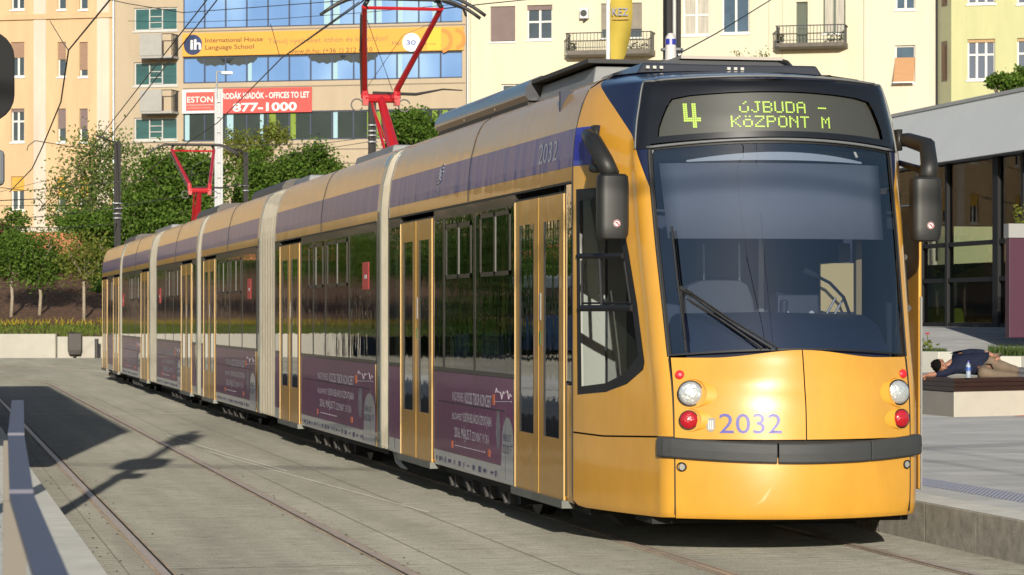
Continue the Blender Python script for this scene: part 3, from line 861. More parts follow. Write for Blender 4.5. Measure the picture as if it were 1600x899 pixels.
def adtext(a_, ya, yb):
    L = yb - ya; s_ = L/3.45; x = -1.2085
    def T(s, y, z, w, h, m=None, nm='lettering', bold=0.0):
        text(s, nm, lambda a, c: Vector((x, y - a, z + c)), m or m_adtext(), a_, width=w, height=h, bold=bold)
    yL = yb - .88*s_
    T('INGYENES', yL, .885, .50*s_, .075); T('KOCSIS TIBOR KONCERT', yL-.56*s_, .875, 1.12*s_, .095, bold=.012)
    T('BUDAPEST', yL, .725, .46*s_, .055); T('EURÓPAI BELVÁROS KÖZPONTJÁBAN', yL-.50*s_, .72, 1.18*s_, .075, bold=.008)
    T('2016. MÁJUS 7.', yL-.10*s_, .575, .75*s_, .085, bold=.012); T('SZOMBAT 19 ÓRA', yL-.88*s_, .575, .70*s_, .075)
    OR = mat('ad_orange', (.62,.13,.04), .4)
    for (p0, p1, r0, r1) in ((yL-.02, yL+.06, .475, .535), (yL-1.62*s_, yL-1.54*s_, .475, .535), (yL-1.80*s_, yL-1.72*s_, .90, .985)):
        MB().box(x-.001, x+.001, p0, p1, r0, r1).build('square', OR, a_)
    b = MB()
    for i in range(14): b.box(x-.0008, x+.001, yL-.12*s_-i*.095, yL-.17*s_-i*.095, .500, .506)
    b.build('small_print', m_adtext(), a_)
    # signature scribble
    b = MB(); q = []
    for i in range(60):
        t = i/59; q.append((x, ya + .72*s_ - t*.62*s_, 1.0 + .028*math.sin(i*.62)*math.cos(i*.13) + .018*math.sin(i*.21)))
    b.tube(q, .0022, 4); b.tube([(x, ya+.75*s_, .925), (x, ya+.12*s_, .945)], .003, 4); b.build('signature', m_adtext(), a_)
    # pale medallion and the white arch with the ticket price
    b = MB(); N = 24; c = (ya + .62*s_, .71)
    b.add([(x, c[0] + .09*s_*math.cos(2*math.pi*i/N), c[1] + .16*math.sin(2*math.pi*i/N)) for i in range(N)], [tuple(range(N))]); b.build('medallion', mat('medallion', (.21,.19,.23), .5, var=.4, vscale=14), a_)
    b = MB(); pts = [(ya+.03, .30)] + [(ya + .03 + .22*s_*(1-math.cos(t)), .62 + .20*math.sin(t)) for t in np.linspace(0, math.pi, 16)] + [(ya+.03+.44*s_+.06, .30)]
    b.add([(x-.0006, y_, z) for y_, z in pts], [tuple(range(len(pts)))]); b.build('arch', m_adwhite(), a_)
    DK = mat('ad_dark_text', (.05,.045,.12), .5)
    T2 = lambda s, y, z, w, h: text(s, 'price', lambda a, c: Vector((x-.002, y-a, z+c)), DK, a_, width=w, height=h)
    T2('BÉRLET', ya+.42*s_, .63, .30*s_, .055); T2('100.000 FT', ya+.46*s_, .53, .40*s_, .075)
    # sponsor marks on the white border
    b = MB(); r = random.Random(3); y = yb - .1
    while y > ya + .7:
        w = r.uniform(.02,.12); h = r.uniform(.012,.05); b.box(x-.0005, x+.001, y-w, y, .355-h/2, .355+h/2); y -= w + r.uniform(.06,.2)
    b.build('sponsor_mark', DK, a_)
def stripe(s, ya, yb):
    return plate('blue_stripe', s, ya, yb, 2.665, 2.935, .002, .012, m_bstripe(), tram, nz=4)

secs = [ (1.6, 9.50), (10.25, 18.50), (20.45, 28.25), (29.15, 37.10), (38.95, 46.55), (47.45, 53.75) ]
for i, (a, b_) in enumerate(secs):
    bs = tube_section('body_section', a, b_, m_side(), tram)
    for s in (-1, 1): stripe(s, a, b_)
    # dark drip line above the windows and thin dark joint
    for s in (-1, 1):
        plate('gutter', s, a, b_, 2.545, 2.562, .012, .02, m_rubber(), tram)
    if i < 5:
        b = MB(); b.tube([(-(profx(z)+.002) if k_ == 0 else (profx(z)+.002), (a+b_)/2 - .1, z) for k_ in (0,) for z in np.linspace(2.57, 3.27, 16)], .006, 5); b.build('roof_seam', m_rubber(), tram)
for s in (-1, 1):
    # section 1
    door(s, 1.80, 3.52)
    w, a_ = windows(s, 3.55, 7.02, (5.15, 6.55), [(3.72, 4.92, 1.93, 2.44), (5.30, 6.45, 1.93, 2.40)])
    if s < 0: adtext(a_, 3.55, 7.02)
    door(s, 7.07, 8.78); windows(s, 8.81, 9.48, (), [], full=False)
    # section 2
    w, a_ = windows(s, 10.30, 15.95, (12.1, 13.9, 14.9), [(12.25, 13.75, 1.93, 2.44), (14.1,15.3,1.93,2.44)])
    if s < 0: adtext(a_, 10.30, 15.95)
    door(s, 16.05, 17.95); windows(s, 17.98, 18.47, (), [])
    # section 3
    w, a_ = windows(s, 20.60, 25.90, (22.3, 24.0), [(22.45, 23.8, 1.93, 2.44), (24.2, 25.5, 1.93, 2.44)])
    if s < 0: adtext(a_, 20.60, 25.90)
    door(s, 26.0, 27.8); windows(s, 27.83, 28.22, (), [])
    # section 4
    windows(s, 29.18, 29.80, (), []); door(s, 29.85, 31.75)
    w, a_ = windows(s, 31.8, 37.0, (33.4, 35.1), [(31.95, 33.2, 1.93, 2.44), (33.6, 34.9, 1.93, 2.44)])
    if s < 0: adtext(a_, 31.8, 37.0)
    # section 5
    door(s, 39.05, 40.9, False)
    w, a_ = windows(s, 40.95, 46.5, (42.6, 44.4), [(41.1, 42.4, 1.93, 2.44), (42.9, 44.2, 1.93, 2.44)])
    if s < 0: adtext(a_, 40.95, 46.5)
    # section 6
    door(s, 47.55, 49.4, False)
    w, a_ = windows(s, 49.45, 51.6, (50.5,), [(49.6, 50.4, 1.93, 2.44)]); door(s, 51.65, 53.4, False)
# passenger compartment seen dimly through the glass
ST = mat('passenger_seat', (.035,.05,.12), .8, var=.2); HP = mat('grab_pole', (.55,.33,.03), .35, coat=.5)
s0 = MB(); s0.box(-.42,.42,-.22,.22,.78,.86); s0.box(-.42,-.02,.18,.25,.84,1.46); s0.box(.02,.42,.18,.25,.84,1.46); s0.box(-.36,.36,-.1,.1,.35,.78)
proto = s0.build('passenger_seat', ST, tram, bevel=.03); placed = False
for (ra, rb_) in ((4.0,6.8),(10.7,15.6),(21.0,25.6),(32.2,36.8),(41.4,46.2)):
    y = ra
    while y < rb_:
        for sx in (-.70, .70):
            o = proto if not placed else proto.copy()
            if placed: COL.objects.link(o); o.parent = tram
            placed = True; o.location = (sx, y, 0)
        y += 1.15
hp = MB().tube([(0,0,.36),(0,0,2.9)], .018, 8).build('grab_pole', HP, tram); first = True
for y in (3.4, 5.2, 7.15, 8.7, 10.5, 12.4, 14.3, 16.1, 17.9, 21.0, 23.0, 25.8, 28.0, 31.6, 34.0, 36.6, 41.0, 43.6, 46.0):
    for sx in (-.55, .50):
        o = hp if first else hp.copy()
        if not first: COL.objects.link(o); o.parent = tram
        first = False; o.location = (sx, y, 0)
for (a, b_) in secs: MB().box(-1.12,1.12,a,b_,2.75,2.79).build('ceiling', mat('interior_ceiling', (.45,.45,.42), .7), tram); MB().box(-1.15,1.15,a,b_,.34,.37).build('cabin_floor', mat('cabin_floor', (.06,.06,.065), .6), tram)
# narrow posts beside the front door
for s in (-1, 1): plate('door_post', s, 1.62, 1.78, 1.15, 2.54, .006, .02, GD(), tram)
# red stickers on the glass
RS = mat('sticker_red_round', (.62,.02,.03), .4)
for (y_, z) in ((10.95, 2.02), (21.4, 1.98), (36.3, 1.98), (46.2, 1.95)):
    b = MB(); b.box(-1.2125,-1.209, y_-.20, y_+.20, z-.14, z+.14); o = b.build('red_notice', RS, tram)
    b = MB(); b.box(-1.2145,-1.2126, y_-.08, y_+.06, z-.03, z+.01); b.build('notice_mark', m_white(), o)
# bellows
def bellows(ya, yb, m, n, amp=.055, k=.992):
    b = MB(); rows = []
    for i in range(2*n+1):
        rows.append((ya + (yb-ya)*i/(2*n), k - (amp if i % 2 else 0)))
    vs = []; N = len(RING)
    for y, kk in rows: vs += [(x*kk, y, .24 + (z-.24)*(1 - (1-kk)*.5)) for x, z in RING]
    fs = [(i*N+j, i*N+(j+1) % N, (i+1)*N+(j+1) % N, (i+1)*N+j) for i in range(len(rows)-1) for j in range(N)]
    o = b.add(vs, fs).build('bellows', m, tram)
    d = MB()
    for i in range(1, len(rows)-1, 2):
        (y0_, k0), (y1_, k1) = rows[i], rows[i+1]
        r_ = []
        for f in (.15, .60):
            kk = k0 + (k1-k0)*f + .003; yy = y0_ + (y1_-y0_)*f
            r_ += [(x*kk, yy, .24 + (z-.24)*(1 - (1-kk)*.5) + .002) for x, z in RING]
        d.add(r_, [(j, j+1, N+j+1, N+j) for j in range(N-1)])
    d.build('bellows_band', mat('bellows_band', (.16,.12,.075), .8, var=.2), o, fix=False)  # darker band part-way up each ridge face
    return o
BC = lambda: mat('bellows_cream', (.50,.445,.345), .5, var=.15)
for i, (ya, yb, n) in enumerate(((9.50,10.25,3),(18.50,20.45,6),(28.25,29.15,3),(37.10,38.95,6),(46.55,47.45,3))):
    bellows(ya+.06, yb-.20, BC(), n)
    for (q0, q1) in ((ya, ya+.06), (yb-.20, yb-.03)):
        b = MB(); vs = [(x*1.004, y, z) for y in (q0, q1) for x, z in RING]; N = len(RING)
        b.add(vs, [(j, (j+1) % N, N+(j+1) % N, N+j) for j in range(N)] + [tuple(range(N)), tuple(range(N, 2*N))])
        b.build('joint_frame', mat('joint_grey', (.10,.115,.105), .35, coat=.5), tram)
# loose cables under the first joint
b = MB()
for i in range(4): b.tube([(-1.1, 9.62+i*.1, .32), (-1.08, 9.5+i*.1, .16), (-1.06, 9.3+i*.1, .12)], .012, 5)
b.build('cable', mat('cable_cream', (.5,.48,.42), .6), tram)
# rear cab, tapering
b = MB(); vs = []
for (k_, y) in ((1, 53.75), (.96, 54.3), (.86, 54.9), (.76, 55.25)):
    vs += [(x*k_, y, z if z < 2.6 else .29+(z-.29)*(1-(1-k_)*.25)) for x, z in RING]
N = len(RING); b.add(vs, [(i*N+j, i*N+(j+1) % N, (i+1)*N+(j+1) % N, (i+1)*N+j) for i in range(3) for j in range(N)] + [tuple(range(3*N, 4*N))])
rear = b.build('rear_cab', m_yellow(), tram, smooth='auto')
MB().box(-.8,.8,55.24,55.27,1.35,3.1).build('rear_window', GD(), rear)
# underframe, bogies
for (a, b_) in secs:
    MB().box(-1.1, 1.1, a-.1, b_+.1, .22, .33).build('floor_pan', m_dark(), tram)
b = MB(); b.add([(-1.05,1.45,.31),(1.05,1.45,.31),(1.14,2.2,.31),(-1.14,2.2,.31),(-.85,1.5,.13),(.85,1.5,.13),(1.08,2.1,.16),(-1.08,2.1,.16)],
   [(0,1,2,3),(4,7,6,5),(0,4,5,1),(1,5,6,2),(2,6,7,3),(3,7,4,0)]); b.build('underframe', m_dark(), tram)
MB().box(-.9,.9,.55,1.0,.22,.30).build('front_beam', m_dark(), tram)
for yc in (5.4, 14.0, 24.3, 33.2, 43.0, 51.0):
    bo = MB().box(-1.05, 1.05, yc-1.35, yc+1.35, .12, .26).build('bogie', m_dark(), tram)
    for y_ in (yc-.9, yc+.9):
        for s in (-1, 1):
            MB().tube([(s*.70, y_, .30), (s*.82, y_, .30)], .29, 20).build('wheel', mat('wheel_steel', (.12,.11,.10), .5, metal=.6), bo)
    for j, y_ in enumerate(np.linspace(yc-1.1, yc+1.2, 4)):
        q = MB(); q.obox((-1.07, y_, .16), (.03,0,0), (0,.06,0), (0,.02,.05)); q.tube([(-1.1,y_+.05,.12),(-1.12,y_+.05,.20)], .025, 8)
        q.build('damper', mat('bogie_grey', (.065,.06,.055), .6, metal=.2, var=.6), bo)
# roof equipment
def roofbox(name, ya, yb, w, z0, z1, m, lean=.10, slots=True):
    b = MB(); b.add([(-w,ya,z0),(w,ya,z0),(w,yb,z0),(-w,yb,z0),(-w+lean,ya+.03,z1),(w-lean,ya+.03,z1),(w-lean,yb-.03,z1),(-w+lean,yb-.03,z1)],
                    [(0,3,2,1),(4,5,6,7),(0,1,5,4),(1,2,6,5),(2,3,7,6),(3,0,4,7)])
    return b.build(name, m, tram, bevel=.015)
COVD = mat('roof_cover_dark', (.035,.038,.048), .35, coat=.4)
# long curved cover on the first section
b = MB(); vs = []
prof = [(-.80,3.38),(-.835,3.42),(-.83,3.48),(-.78,3.55),(-.70,3.585),(0,3.60),(.70,3.585),(.78,3.55),(.83,3.48),(.835,3.42),(.80,3.38)]
for y in (4.9, 9.05): vs += [(x, y, z) for x, z in prof]
n = len(prof); b.add(vs, [(j, (j+1) % n, n+(j+1) % n, n+j) for j in range(n)] + [tuple(range(n)), tuple(range(n, 2*n))])
rc = b.build('roof_cover', COVD, tram, smooth='auto')
MB().box(-.80,.80,4.95,9.0,3.30,3.385).build('cover_base', m_rubber(), rc)
for y in (6.2, 7.6):
    MB().disc((-.815, y, 3.40), (-1,0,0), .014, .01, 10).build('latch', m_chrome(), rc)
b = MB(); b.add([(-.74,4.88,3.30),(.74,4.88,3.30),(.74,4.88,3.55),(-.70,4.88,3.55),(-.74,4.0,3.30),(.74,4.0,3.30)], [(0,1,2,3),(0,4,5,1),(4,0,3),(5,2,1),(4,3,2,5)])
roofbox('roof_box', 2.95, 4.86, .74, 3.30, 3.50, m_grey(), .04)
MB().box(-.78,.78,2.9,4.9,3.515,3.545).build('roof_grille', m_rubber(), tram)
# air conditioner above the cab
roofbox('air_conditioner', 1.75, 3.2, .70, 3.33, 3.42, COVD, .05)
b = MB()
for x in (-.62,-.57,-.52,-.02,.03,.08): b.box(x-.012,x+.012,1.735,1.76,3.375,3.395)
b.build('bolt', m_lgrey(), tram)
b = MB(); b.add([(-.50,1.9,3.40),(.46,1.9,3.40),(.46,3.1,3.40),(-.50,3.1,3.40),(-.36,1.9,3.455),(.46,1.9,3.455),(.46,3.1,3.455),(-.36,3.1,3.455)],
   [(0,3,2,1),(4,5,6,7),(0,1,5,4),(1,2,6,5),(2,3,7,6),(3,0,4,7)]); b.build('roof_hood', COVD, tram)
MB().box(-.34,.42,1.86,3.2,3.462,3.485).build('roof_panel', mat('roof_panel', (.42,.38,.34), .5), tram)
b = MB(); b.tube([(.40,1.9,3.47),(.46,1.88,3.45),(.50,1.86,3.40)], .018, 6).build('hose', m_rubber(), tram)
# aerial post
b = MB(); b.tube([(-.03,3.3,3.40),(-.03,3.3,3.76)], [.052,.040], 14); b.tube([(-.03,3.3,3.76),(-.03,3.3,3.79)],[.04,.02],14); o = b.build('aerial', mat('aerial_white', (.62,.58,.56), .4), tram, smooth='auto')
MB().tube([(-.03,3.3,3.70),(-.03,3.3,3.745)], .044, 14).build('aerial_band', m_blue(), o)
# covers of the other sections
for (a, b_) in ((20.9, 24.6), (29.6, 33.2), (47.9, 51.5)):
    b = MB(); vs = []
    for y in (a, b_): vs += [(x*.97, y, z-.09) for x, z in prof]
    b.add(vs, [(j, (j+1) % n, n+(j+1) % n, n+j) for j in range(n)] + [tuple(range(n)), tuple(range(n, 2*n))])
    o = b.build('roof_cover', mat('roof_cover_grey', (.085,.075,.068), .6), tram, smooth='auto')
    MB().box(-.78,.78,a+.03,b_-.03,3.30,3.37).build('cover_base', m_rubber(), o)
for (a, b_) in ((19.2, 20.8), (12.5, 15.2), (40.0,44.0)):
    roofbox('roof_box', a, b_, .70, 3.30, 3.47, m_grey(), .05)

# pantographs
def panto(base, knee, top, hw, rev):
    g_ = MB()
    pr = MB(); pr.tube([base, knee], [.085,.05], 8)
    pt = pr.build('pantograph', m_red(), tram)
    f = MB(); k = Vector(knee); t = Vector(top)
    f.tube([k + Vector((-.20,0,0)), k + Vector((.20,0,0))], .055, 8)
    for s in (-1, 1):
        f.tube([k + Vector((s*.20,0,.0)), k + Vector((s*.21,0,.12)), t + Vector((s*hw,0,-.06))], [.055,.042,.034], 8)
        f.obox(k + Vector((s*.20,0,-.03)), (.035,0,0), (0,.05,0), (0,0,.06))
    f.tube([t + Vector((-hw,0,-.08)), t + Vector((hw,0,-.08))], .022, 6)
    f.build('upper_frame', m_red(), pt, smooth=False)
    c = MB()
    for s in (-1, 1):
        c.tube([k + Vector((s*.30 + .075*math.cos(a), 0, -.085 + .075*math.sin(a))) for a in np.linspace(.3, 5.8, 14)], .010, 5)
    c.tube([k + Vector((s_*.20,.0,.1)) for s_ in (-1,)] + [t + Vector((.0,0,-.4)) * 1 - Vector((0,0,0)), t + Vector((hw*.75,0,-.25))], .004, 4)
    c.tube([k + Vector((.15,0,.1)), t + Vector((-hw*.95,0,-.2))], .004, 4)
    c.tube([k + Vector((-.24,.03,.05)), (k + t)/2 + Vector((-.38,.05,0)), t + Vector((-hw-.03,.05,-.15))], .014, 5)
    c.build('shunt_cable', mat('copper_cable', (.10,.09,.085), .5), pt)
    lk = MB(); b0 = Vector(base); lk.tube([b0 + Vector((-.10, .0, -.05)), k + Vector((-.11, .02, -.06))], .02, 6); lk.tube([b0 + Vector((-.02, .0, -.05)), k + Vector((-.13, .02, -.02))], .010, 5); lk.build('link_rod', m_red(), pt)
    h = MB()
    for dy in (-.16, .16):
        q = [t + Vector((x, dy, .05 - .0*abs(x) - (0 if abs(x) < .55 else (abs(x)-.55)**1.5*.75))) for x in np.linspace(-.98, .98, 25)]
        h.tube(q, .022, 6)
    for s in (-1, 1): h.tube([t + Vector((s*.42,-.16,.03)), t + Vector((s*.42,.16,.03))], .018, 6); h.tube([t + Vector((s*hw,0,-.06)), t + Vector((s*.42,0,.03))], .03, 6)
    h.build('collector_head', mat('collector_dark', (.06,.058,.055), .5, metal=.4), pt, smooth=True)
    ar = MB(); ar.tube([k + Vector((-.10,.02,.07)), k + Vector((.45,.02,.06)), k + Vector((.80,.02,.13)), k + Vector((1.05,.02,.12))], [.022,.022,.012,.008], 6); ar.build('damper_arm', mat('collector_dark', (.06,.058,.055), .5), pt)
    bs = MB(); bs.box(b0.x-.5, b0.x+.5, b0.y-.7, b0.y+.7, 3.36, 3.42)
    for sx in (-.4,.4):
        for sy in (-.6,.6): bs.tube([(b0.x+sx,b0.y+sy,3.33),(b0.x+sx,b0.y+sy,3.40)], .05, 8)
    bs.build('base_frame', mat('collector_dark', (.06,.058,.055), .5), pt)
panto((.02, 16.25, 3.46), (-.02, 17.3, 4.34), (-.01, 15.7, 5.38), .47, 0)
panto((.0, 41.6, 3.46), (.0, 40.9, 4.20), (.0, 42.4, 5.19), .45, 1)

# cab interior seen through the glass
BL = mat('sun_blind', (.17,.18,.20), .8, var=.06)
b = MB(); vs = []
for z in (2.15, 2.66):
    for i in range(17): x = (-.82 + 1.64*i/16)*(1.0 if z > 2.4 else .975); q = F_(-.07)(x, z); vs.append(q)
b.add(vs, [(i, i+1, 18+i, 17+i) for i in range(16)]); o = b.build('sun_blind', BL, tram, smooth=True, fix=False)
o.modifiers.new('s','SOLIDIFY').thickness = .006
b = MB(); vs = []
for z in (2.665, 2.72):
    for i in range(17): x = -.70 + 1.40*i/16; x *= .92; q = F_(-.05)(x, 2.675 + (.012 if z < 2.7 else .055)*(1-(x/.645)**2) - (0 if z > 2.7 else .012)); vs.append(q)
b.add(vs, [(i, i+1, 18+i, 17+i) for i in range(16)]); b.build('headlining', mat('headlining', (.40,.42,.43), .6), tram, fix=False)
DASH = mat('dash_navy', (.016,.020,.040), .5, var=.2)
b = MB(); vs = []
for (z, y_, e) in ((1.30,.0,-.05), (1.42,.0,-.07), (1.56,.05,-.12), (1.63,.12,-.2), (1.64,.55,-.3)):
    for i in range(17): x = -.74 + 1.48*i/16; q = F_(e)(x, min(z, 1.6)); vs.append((q.x, q.y + y_, z - .015*abs(x)))
b.add(vs, [(r*17+i, r*17+i+1, r*17+18+i, r*17+17+i) for r in range(4) for i in range(16)]); b.build('dashboard', DASH, tram, smooth=True, fix=False)
GS = mat('seat_grey', (.085,.088,.095), .85, var=.15)
b = MB(); pts = [(-.46,1.50),(-.47,1.72),(-.44,1.82),(-.34,1.86),(-.22,1.865),(-.06,1.86),(.0,1.83),(.04,1.72),(.07,1.50)]
b.add([(x, 1.32, z) for x, z in pts] + [(x, 1.46, z) for x, z in pts], [tuple(range(9)), tuple(range(9,18))] + [(i, (i+1) % 9, 9+(i+1) % 9, 9+i) for i in range(9)])
seat = b.build('driver_seat', GS, tram, bevel=.02)
for x in (-.30, -.04): MB().tube([(x,1.4,1.85),(x,1.42,2.12)], .008, 6).build('headrest_rod', m_chrome(), seat)
b = MB(); b.box(.10,.40,.95,1.2,1.5,1.76); b.tube([(.14,.95,1.60),(.14,.93,1.72)], .03, 8); b.add([(.06,.9,1.55),(.5,.9,1.55),(.62,1.15,1.66),(.15,1.15,1.78)], [(0,1,2,3)])
con = b.build('console', mat('console_dark', (.03,.034,.045), .5), tram, bevel=.02)
q = MB(); 
for x in (.16,.34): q.disc((x,.945,1.63), (0,-1,0), .018, .012, 12)
q.build('console_knob', m_lgrey(), con)
b = MB(); b.tube([(.62,.92,1.60),(.56,.90,1.74),(.46,.90,1.84),(.34,.90,1.90)], .012, 6); b.tube([(.36,.90,1.89),(.27,.90,1.93)], .022, 8); b.build('microphone', m_rubber(), tram)
b = MB()
for x in (.44,.50): b.tube([(x,.95,1.60),(x+.09,.98,1.74)], .008, 5)
b.build('control_lever', m_chrome(), tram)
INT = mat('interior_dark', (.022,.027,.055), .6); INL = mat('interior_grey', (.10,.11,.13), .6)
bw = MB().box(-1.13,1.13,2.30,2.34,.35,3.25).build('cab_partition', INT, tram)
MB().box(-1.05,-.25,2.285,2.30,1.0,3.1).build('cab_panel', mat('interior_mid', (.03,.036,.06), .6), bw)
MB().box(-.12,.25,2.285,2.30,1.9,2.9).build('cab_panel', INL, bw)
MB().box(.36,.40,2.26,2.30,.6,3.1).build('partition_post', m_chrome(), bw)
MB().box(.46,.70,1.10,1.12,1.64,1.98).build('cab_panel', mat('outside_view_cream', (.60,.46,.20), .7), bw)  # added panel, stands in for the sunlit house seen through the door windows
MB().box(.60,.68,1.12,1.13,1.98,2.12).build('cab_panel', mat('interior_brown', (.12,.10,.09), .7), bw)
MB().box(.72,.76,1.10,1.14,1.2,2.45).build('cab_panel', mat('interior_tan', (.30,.22,.10), .7), bw)
MB().add([(-.8,.5,.35),(.8,.5,.35),(1.1,1.65,.35),(1.1,2.3,.35),(-1.1,2.3,.35),(-1.1,1.65,.35)],[(0,1,2,3,4,5)]).build('cab_floor', INT, tram)
MB().box(-1.12,-.82,2.20,2.22,.9,2.6).build('side_board', mat('side_board', (.55,.54,.50), .7), tram)
MB().box(-.80,-.66,2.20,2.22,.9,2.6).build('side_board', mat('side_board2', (.28,.28,.26), .7), tram)
MB().box(-.90,-.84,.80,.86,1.2,1.9).build('grab_post', m_yellow(), tram)
# open front door leaf on the platform side
od = MB().box(1.345,1.37,1.55,2.30,.36,2.42).build('open_door_leaf', m_yellow(), tram, bevel=.01)
MB().box(1.352,1.366,1.53,1.548,.36,1.75).build('door_strip', m_chrome(), od); MB().box(1.371,1.376,1.65,2.2,.75,2.3).build('door_glass', GD(), od)
# logo and number on the blue stripe
LW = mat('stripe_white', (.45,.46,.50), .5)
def onstripe(y, z): return lambda a, h: Vector((-(profx(z+h)+.0045), y - a, z + h))
text('2032', 'number', onstripe(2.75, 2.735), LW, tram, width=.62, height=.15)
b = MB()
for k_ in range(3):
    dz = k_*.035; b.tube([onstripe(6.98, 2.82)(a, dz*.9+h-.04) for a, h in ((0,.0),(.12,.0),(.20,.03),(.13,.06),(.22,.10),(.30,.10)) ], .0045, 4)
b.build('logo', LW, tram)
text('BKV', 'logo_letters', onstripe(6.9, 2.715), LW, tram, width=.20, height=.045)
patch('cab_stripe', [(0,2.665),(.47,2.665),(.47,2.935),(0,2.935)], [], S_(-1, .003), m_blue(), tram, .1)
patch('cab_stripe', [(0,2.665),(.47,2.665),(.47,2.935),(0,2.935)], [], S_(1, .003), m_blue(), tram, .1, flip=True)
# section joint line behind the cab
for s in (-1, 1):
    b = MB(); b.tube([(s*(profx(z)+.001), 1.6, z) for z in np.linspace(.3, 3.30, 30)], .006, 5); b.build('cab_joint', m_rubber(), tram)

# ------------------------------------------------------------------ buildings (facade frame: x along, y into, z up)
KB = math.tan(rad(14.0)); BO = P(728, 492, 140); BO.z = 0; BRZ = math.atan2(-.4365, .8997)
def fd(px): t = (px - 800)/FL; return (140 - .5704)/(1 + t*KB)
def FU(px): return ((px - 800)/FL*fd(px) + 2.2909)/math.cos(rad(14))
def FZ(px, py): return EYE - (py - 492)*fd(px)/FL
def rect(x0, x1, y0, y1): return (FU(x0), FU(x1), FZ((x0+x1)/2, y1), FZ((x0+x1)/2, y0))
GZ = 4.2
def bmat(name, col, var=.10): return mat(name, col, .85, var=var*1.3, vscale=1.1, stretch=(1,1,.22), bump=.01, bscale=6, diff_rough=.5)
def facade(name, root, u0, u1, z0, z1, opens, m, depth=.22, y=0.0, back=14):
    us = sorted(set([u0, u1] + [v for o in opens for v in o[:2]])); zs = sorted(set([z0, z1] + [v for o in opens for v in o[2:4]]))
    b = MB()
    for i in range(len(us)-1):
        for j in range(len(zs)-1):
            cu, cz = (us[i]+us[i+1])/2, (zs[j]+zs[j+1])/2
            if any(o[0] < cu < o[1] and o[2] < cz < o[3] for o in opens): continue
            b.add([(us[i],y,zs[j]),(us[i+1],y,zs[j]),(us[i+1],y,zs[j+1]),(us[i],y,zs[j+1])], [(0,1,2,3)])
    for o in opens:
        a, c, e, f = o[:4]
        b.add([(a,y,e),(c,y,e),(c,y,f),(a,y,f),(a,y+depth,e),(c,y+depth,e),(c,y+depth,f),(a,y+depth,f)], [(0,4,5,1),(1,5,6,2),(2,6,7,3),(3,7,4,0)])
    if back:
        b.add([(u0,y,z0),(u1,y,z0),(u1,y,z1),(u0,y,z1),(u0,y+back,z0),(u1,y+back,z0),(u1,y+back,z1),(u0,y+back,z1)], [(3,2,6,7),(0,3,7,4),(1,5,6,2),(4,7,6,5)])
    return b.build(name, m, root, fix=False)
WG = lambda: mat('house_glass', (.035,.05,.07), .04, spec=1.0, coat=.8, coat_rough=0.0, var=.5, vscale=.6)
def window(root, o, style, m_frame_, y=0.0, depth=.22, blind=None, frac=.5, bars=(1,0), glass=None):
    a, c, e, f = o[:4]; w = MB(); t = .07; Y1, Y2 = y+depth-.07, y+depth+.02
    t = min(.075, (c-a)*.14)
    for r_ in ((a,a+t,e,f),(c-t,c,e,f),(a+t,c-t,e,e+t),(a+t,c-t,f-t,f)): w.box(r_[0], r_[1], Y1, Y2, r_[2], r_[3])
    nv, tr = bars
    for i in range(nv):
        x = a + (c-a)*(i+1)/(nv+1); w.box(x-t*.7, x+t*.7, Y1+.005, Y2, e+t, f-t)
    if tr: z = e + (f-e)*tr; w.box(a+t, c-t, Y1+.002, Y2, z-t*.6, z+t*.6)
    wo = w.build('window', m_frame_, root)
    MB().box(a+t*.5, c-t*.5, y+depth-.02, y+depth+.0, e+t*.5, f-t*.5).build('pane', glass or WG(), wo, fix=True)
    if blind:
        z = f - (f-e)*frac
        MB().box(a+.02, c-.02, Y1-.05, Y1-.012, z, f-.01).build('blind', blind, wo)
    MB().box(a-.06, c+.06, y-.07, y+.0-.002, e-.09, e-.01).build('sill', m_lgrey() if style != 'w' else m_white(), wo)
    return wo
WFR = mat('window_white', (.70,.68,.62), .6); WBR = mat('window_brown', (.16,.11,.08), .6); WGR = mat('window_green', (.09,.11,.08), .6)
BLB = mat('blind_brown', (.30,.19,.13), .8, var=.15, vscale=30, stretch=(.1,.1,1)); BLD = mat('blind_mauve', (.19,.14,.135), .8, var=.1); BLY = mat('blind_yellow', (.58,.34,.06), .8, var=.1)
CUR = mat('curtain', (.45,.42,.36), .9, var=.3, vscale=14, stretch=(1,1,.05))
# A: orange apartment house
oh = thing('apartment_house', 'peach plastered apartment house with white pilasters and terracotta plinth', 'building', BO, BRZ)
OR_ = bmat('plaster_peach', (.60,.43,.25)); PIL = bmat('plaster_white', (.62,.53,.44)); TER = bmat('plaster_terracotta', (.50,.20,.095))
ua0, ua1 = FU(178) - 88, FU(178) - .02
rows = [(-40,15),(66,120),(170,222),(276,329)]
cols = []
for (x0, x1, kind) in ((17,38,'A'),(90,103,'B'),(124,137,'B')): cols.append((FU(x0), FU(x1), kind, (x0+x1)/2))
per = FU(152) - FU(53)
allc = list(cols)
for kk in range(1, 13):
    for (a, c, kd, px) in cols: 
        allc.append((a - 2*per*kk/1.0*1.0, c - 2*per*kk, kd, px))
    allc.append((FU(-84) + FU(17)*0 - 2*per*(kk-1), FU(-71) - 2*per*(kk-1), 'B', 100)); allc.append((FU(-48) - 2*per*(kk-1), FU(-35) - 2*per*(kk-1), 'B', 130))
opens = []
seen = []
for (a, c, kd, px) in sorted(allc):
    if a < ua0 + .5 or (seen and a < seen[-1] + .3): continue
    seen.append(c)
    for r, (y0, y1) in enumerate(rows): opens.append((a, c, FZ(px, y1), FZ(px, y0), kd, r))
facade('wall', oh, ua0, ua1, FZ(90, 358), 21, opens, OR_)
facade('plinth', oh, ua0, ua1, GZ-.5, FZ(90, 361), [], TER, y=-.06, back=0)
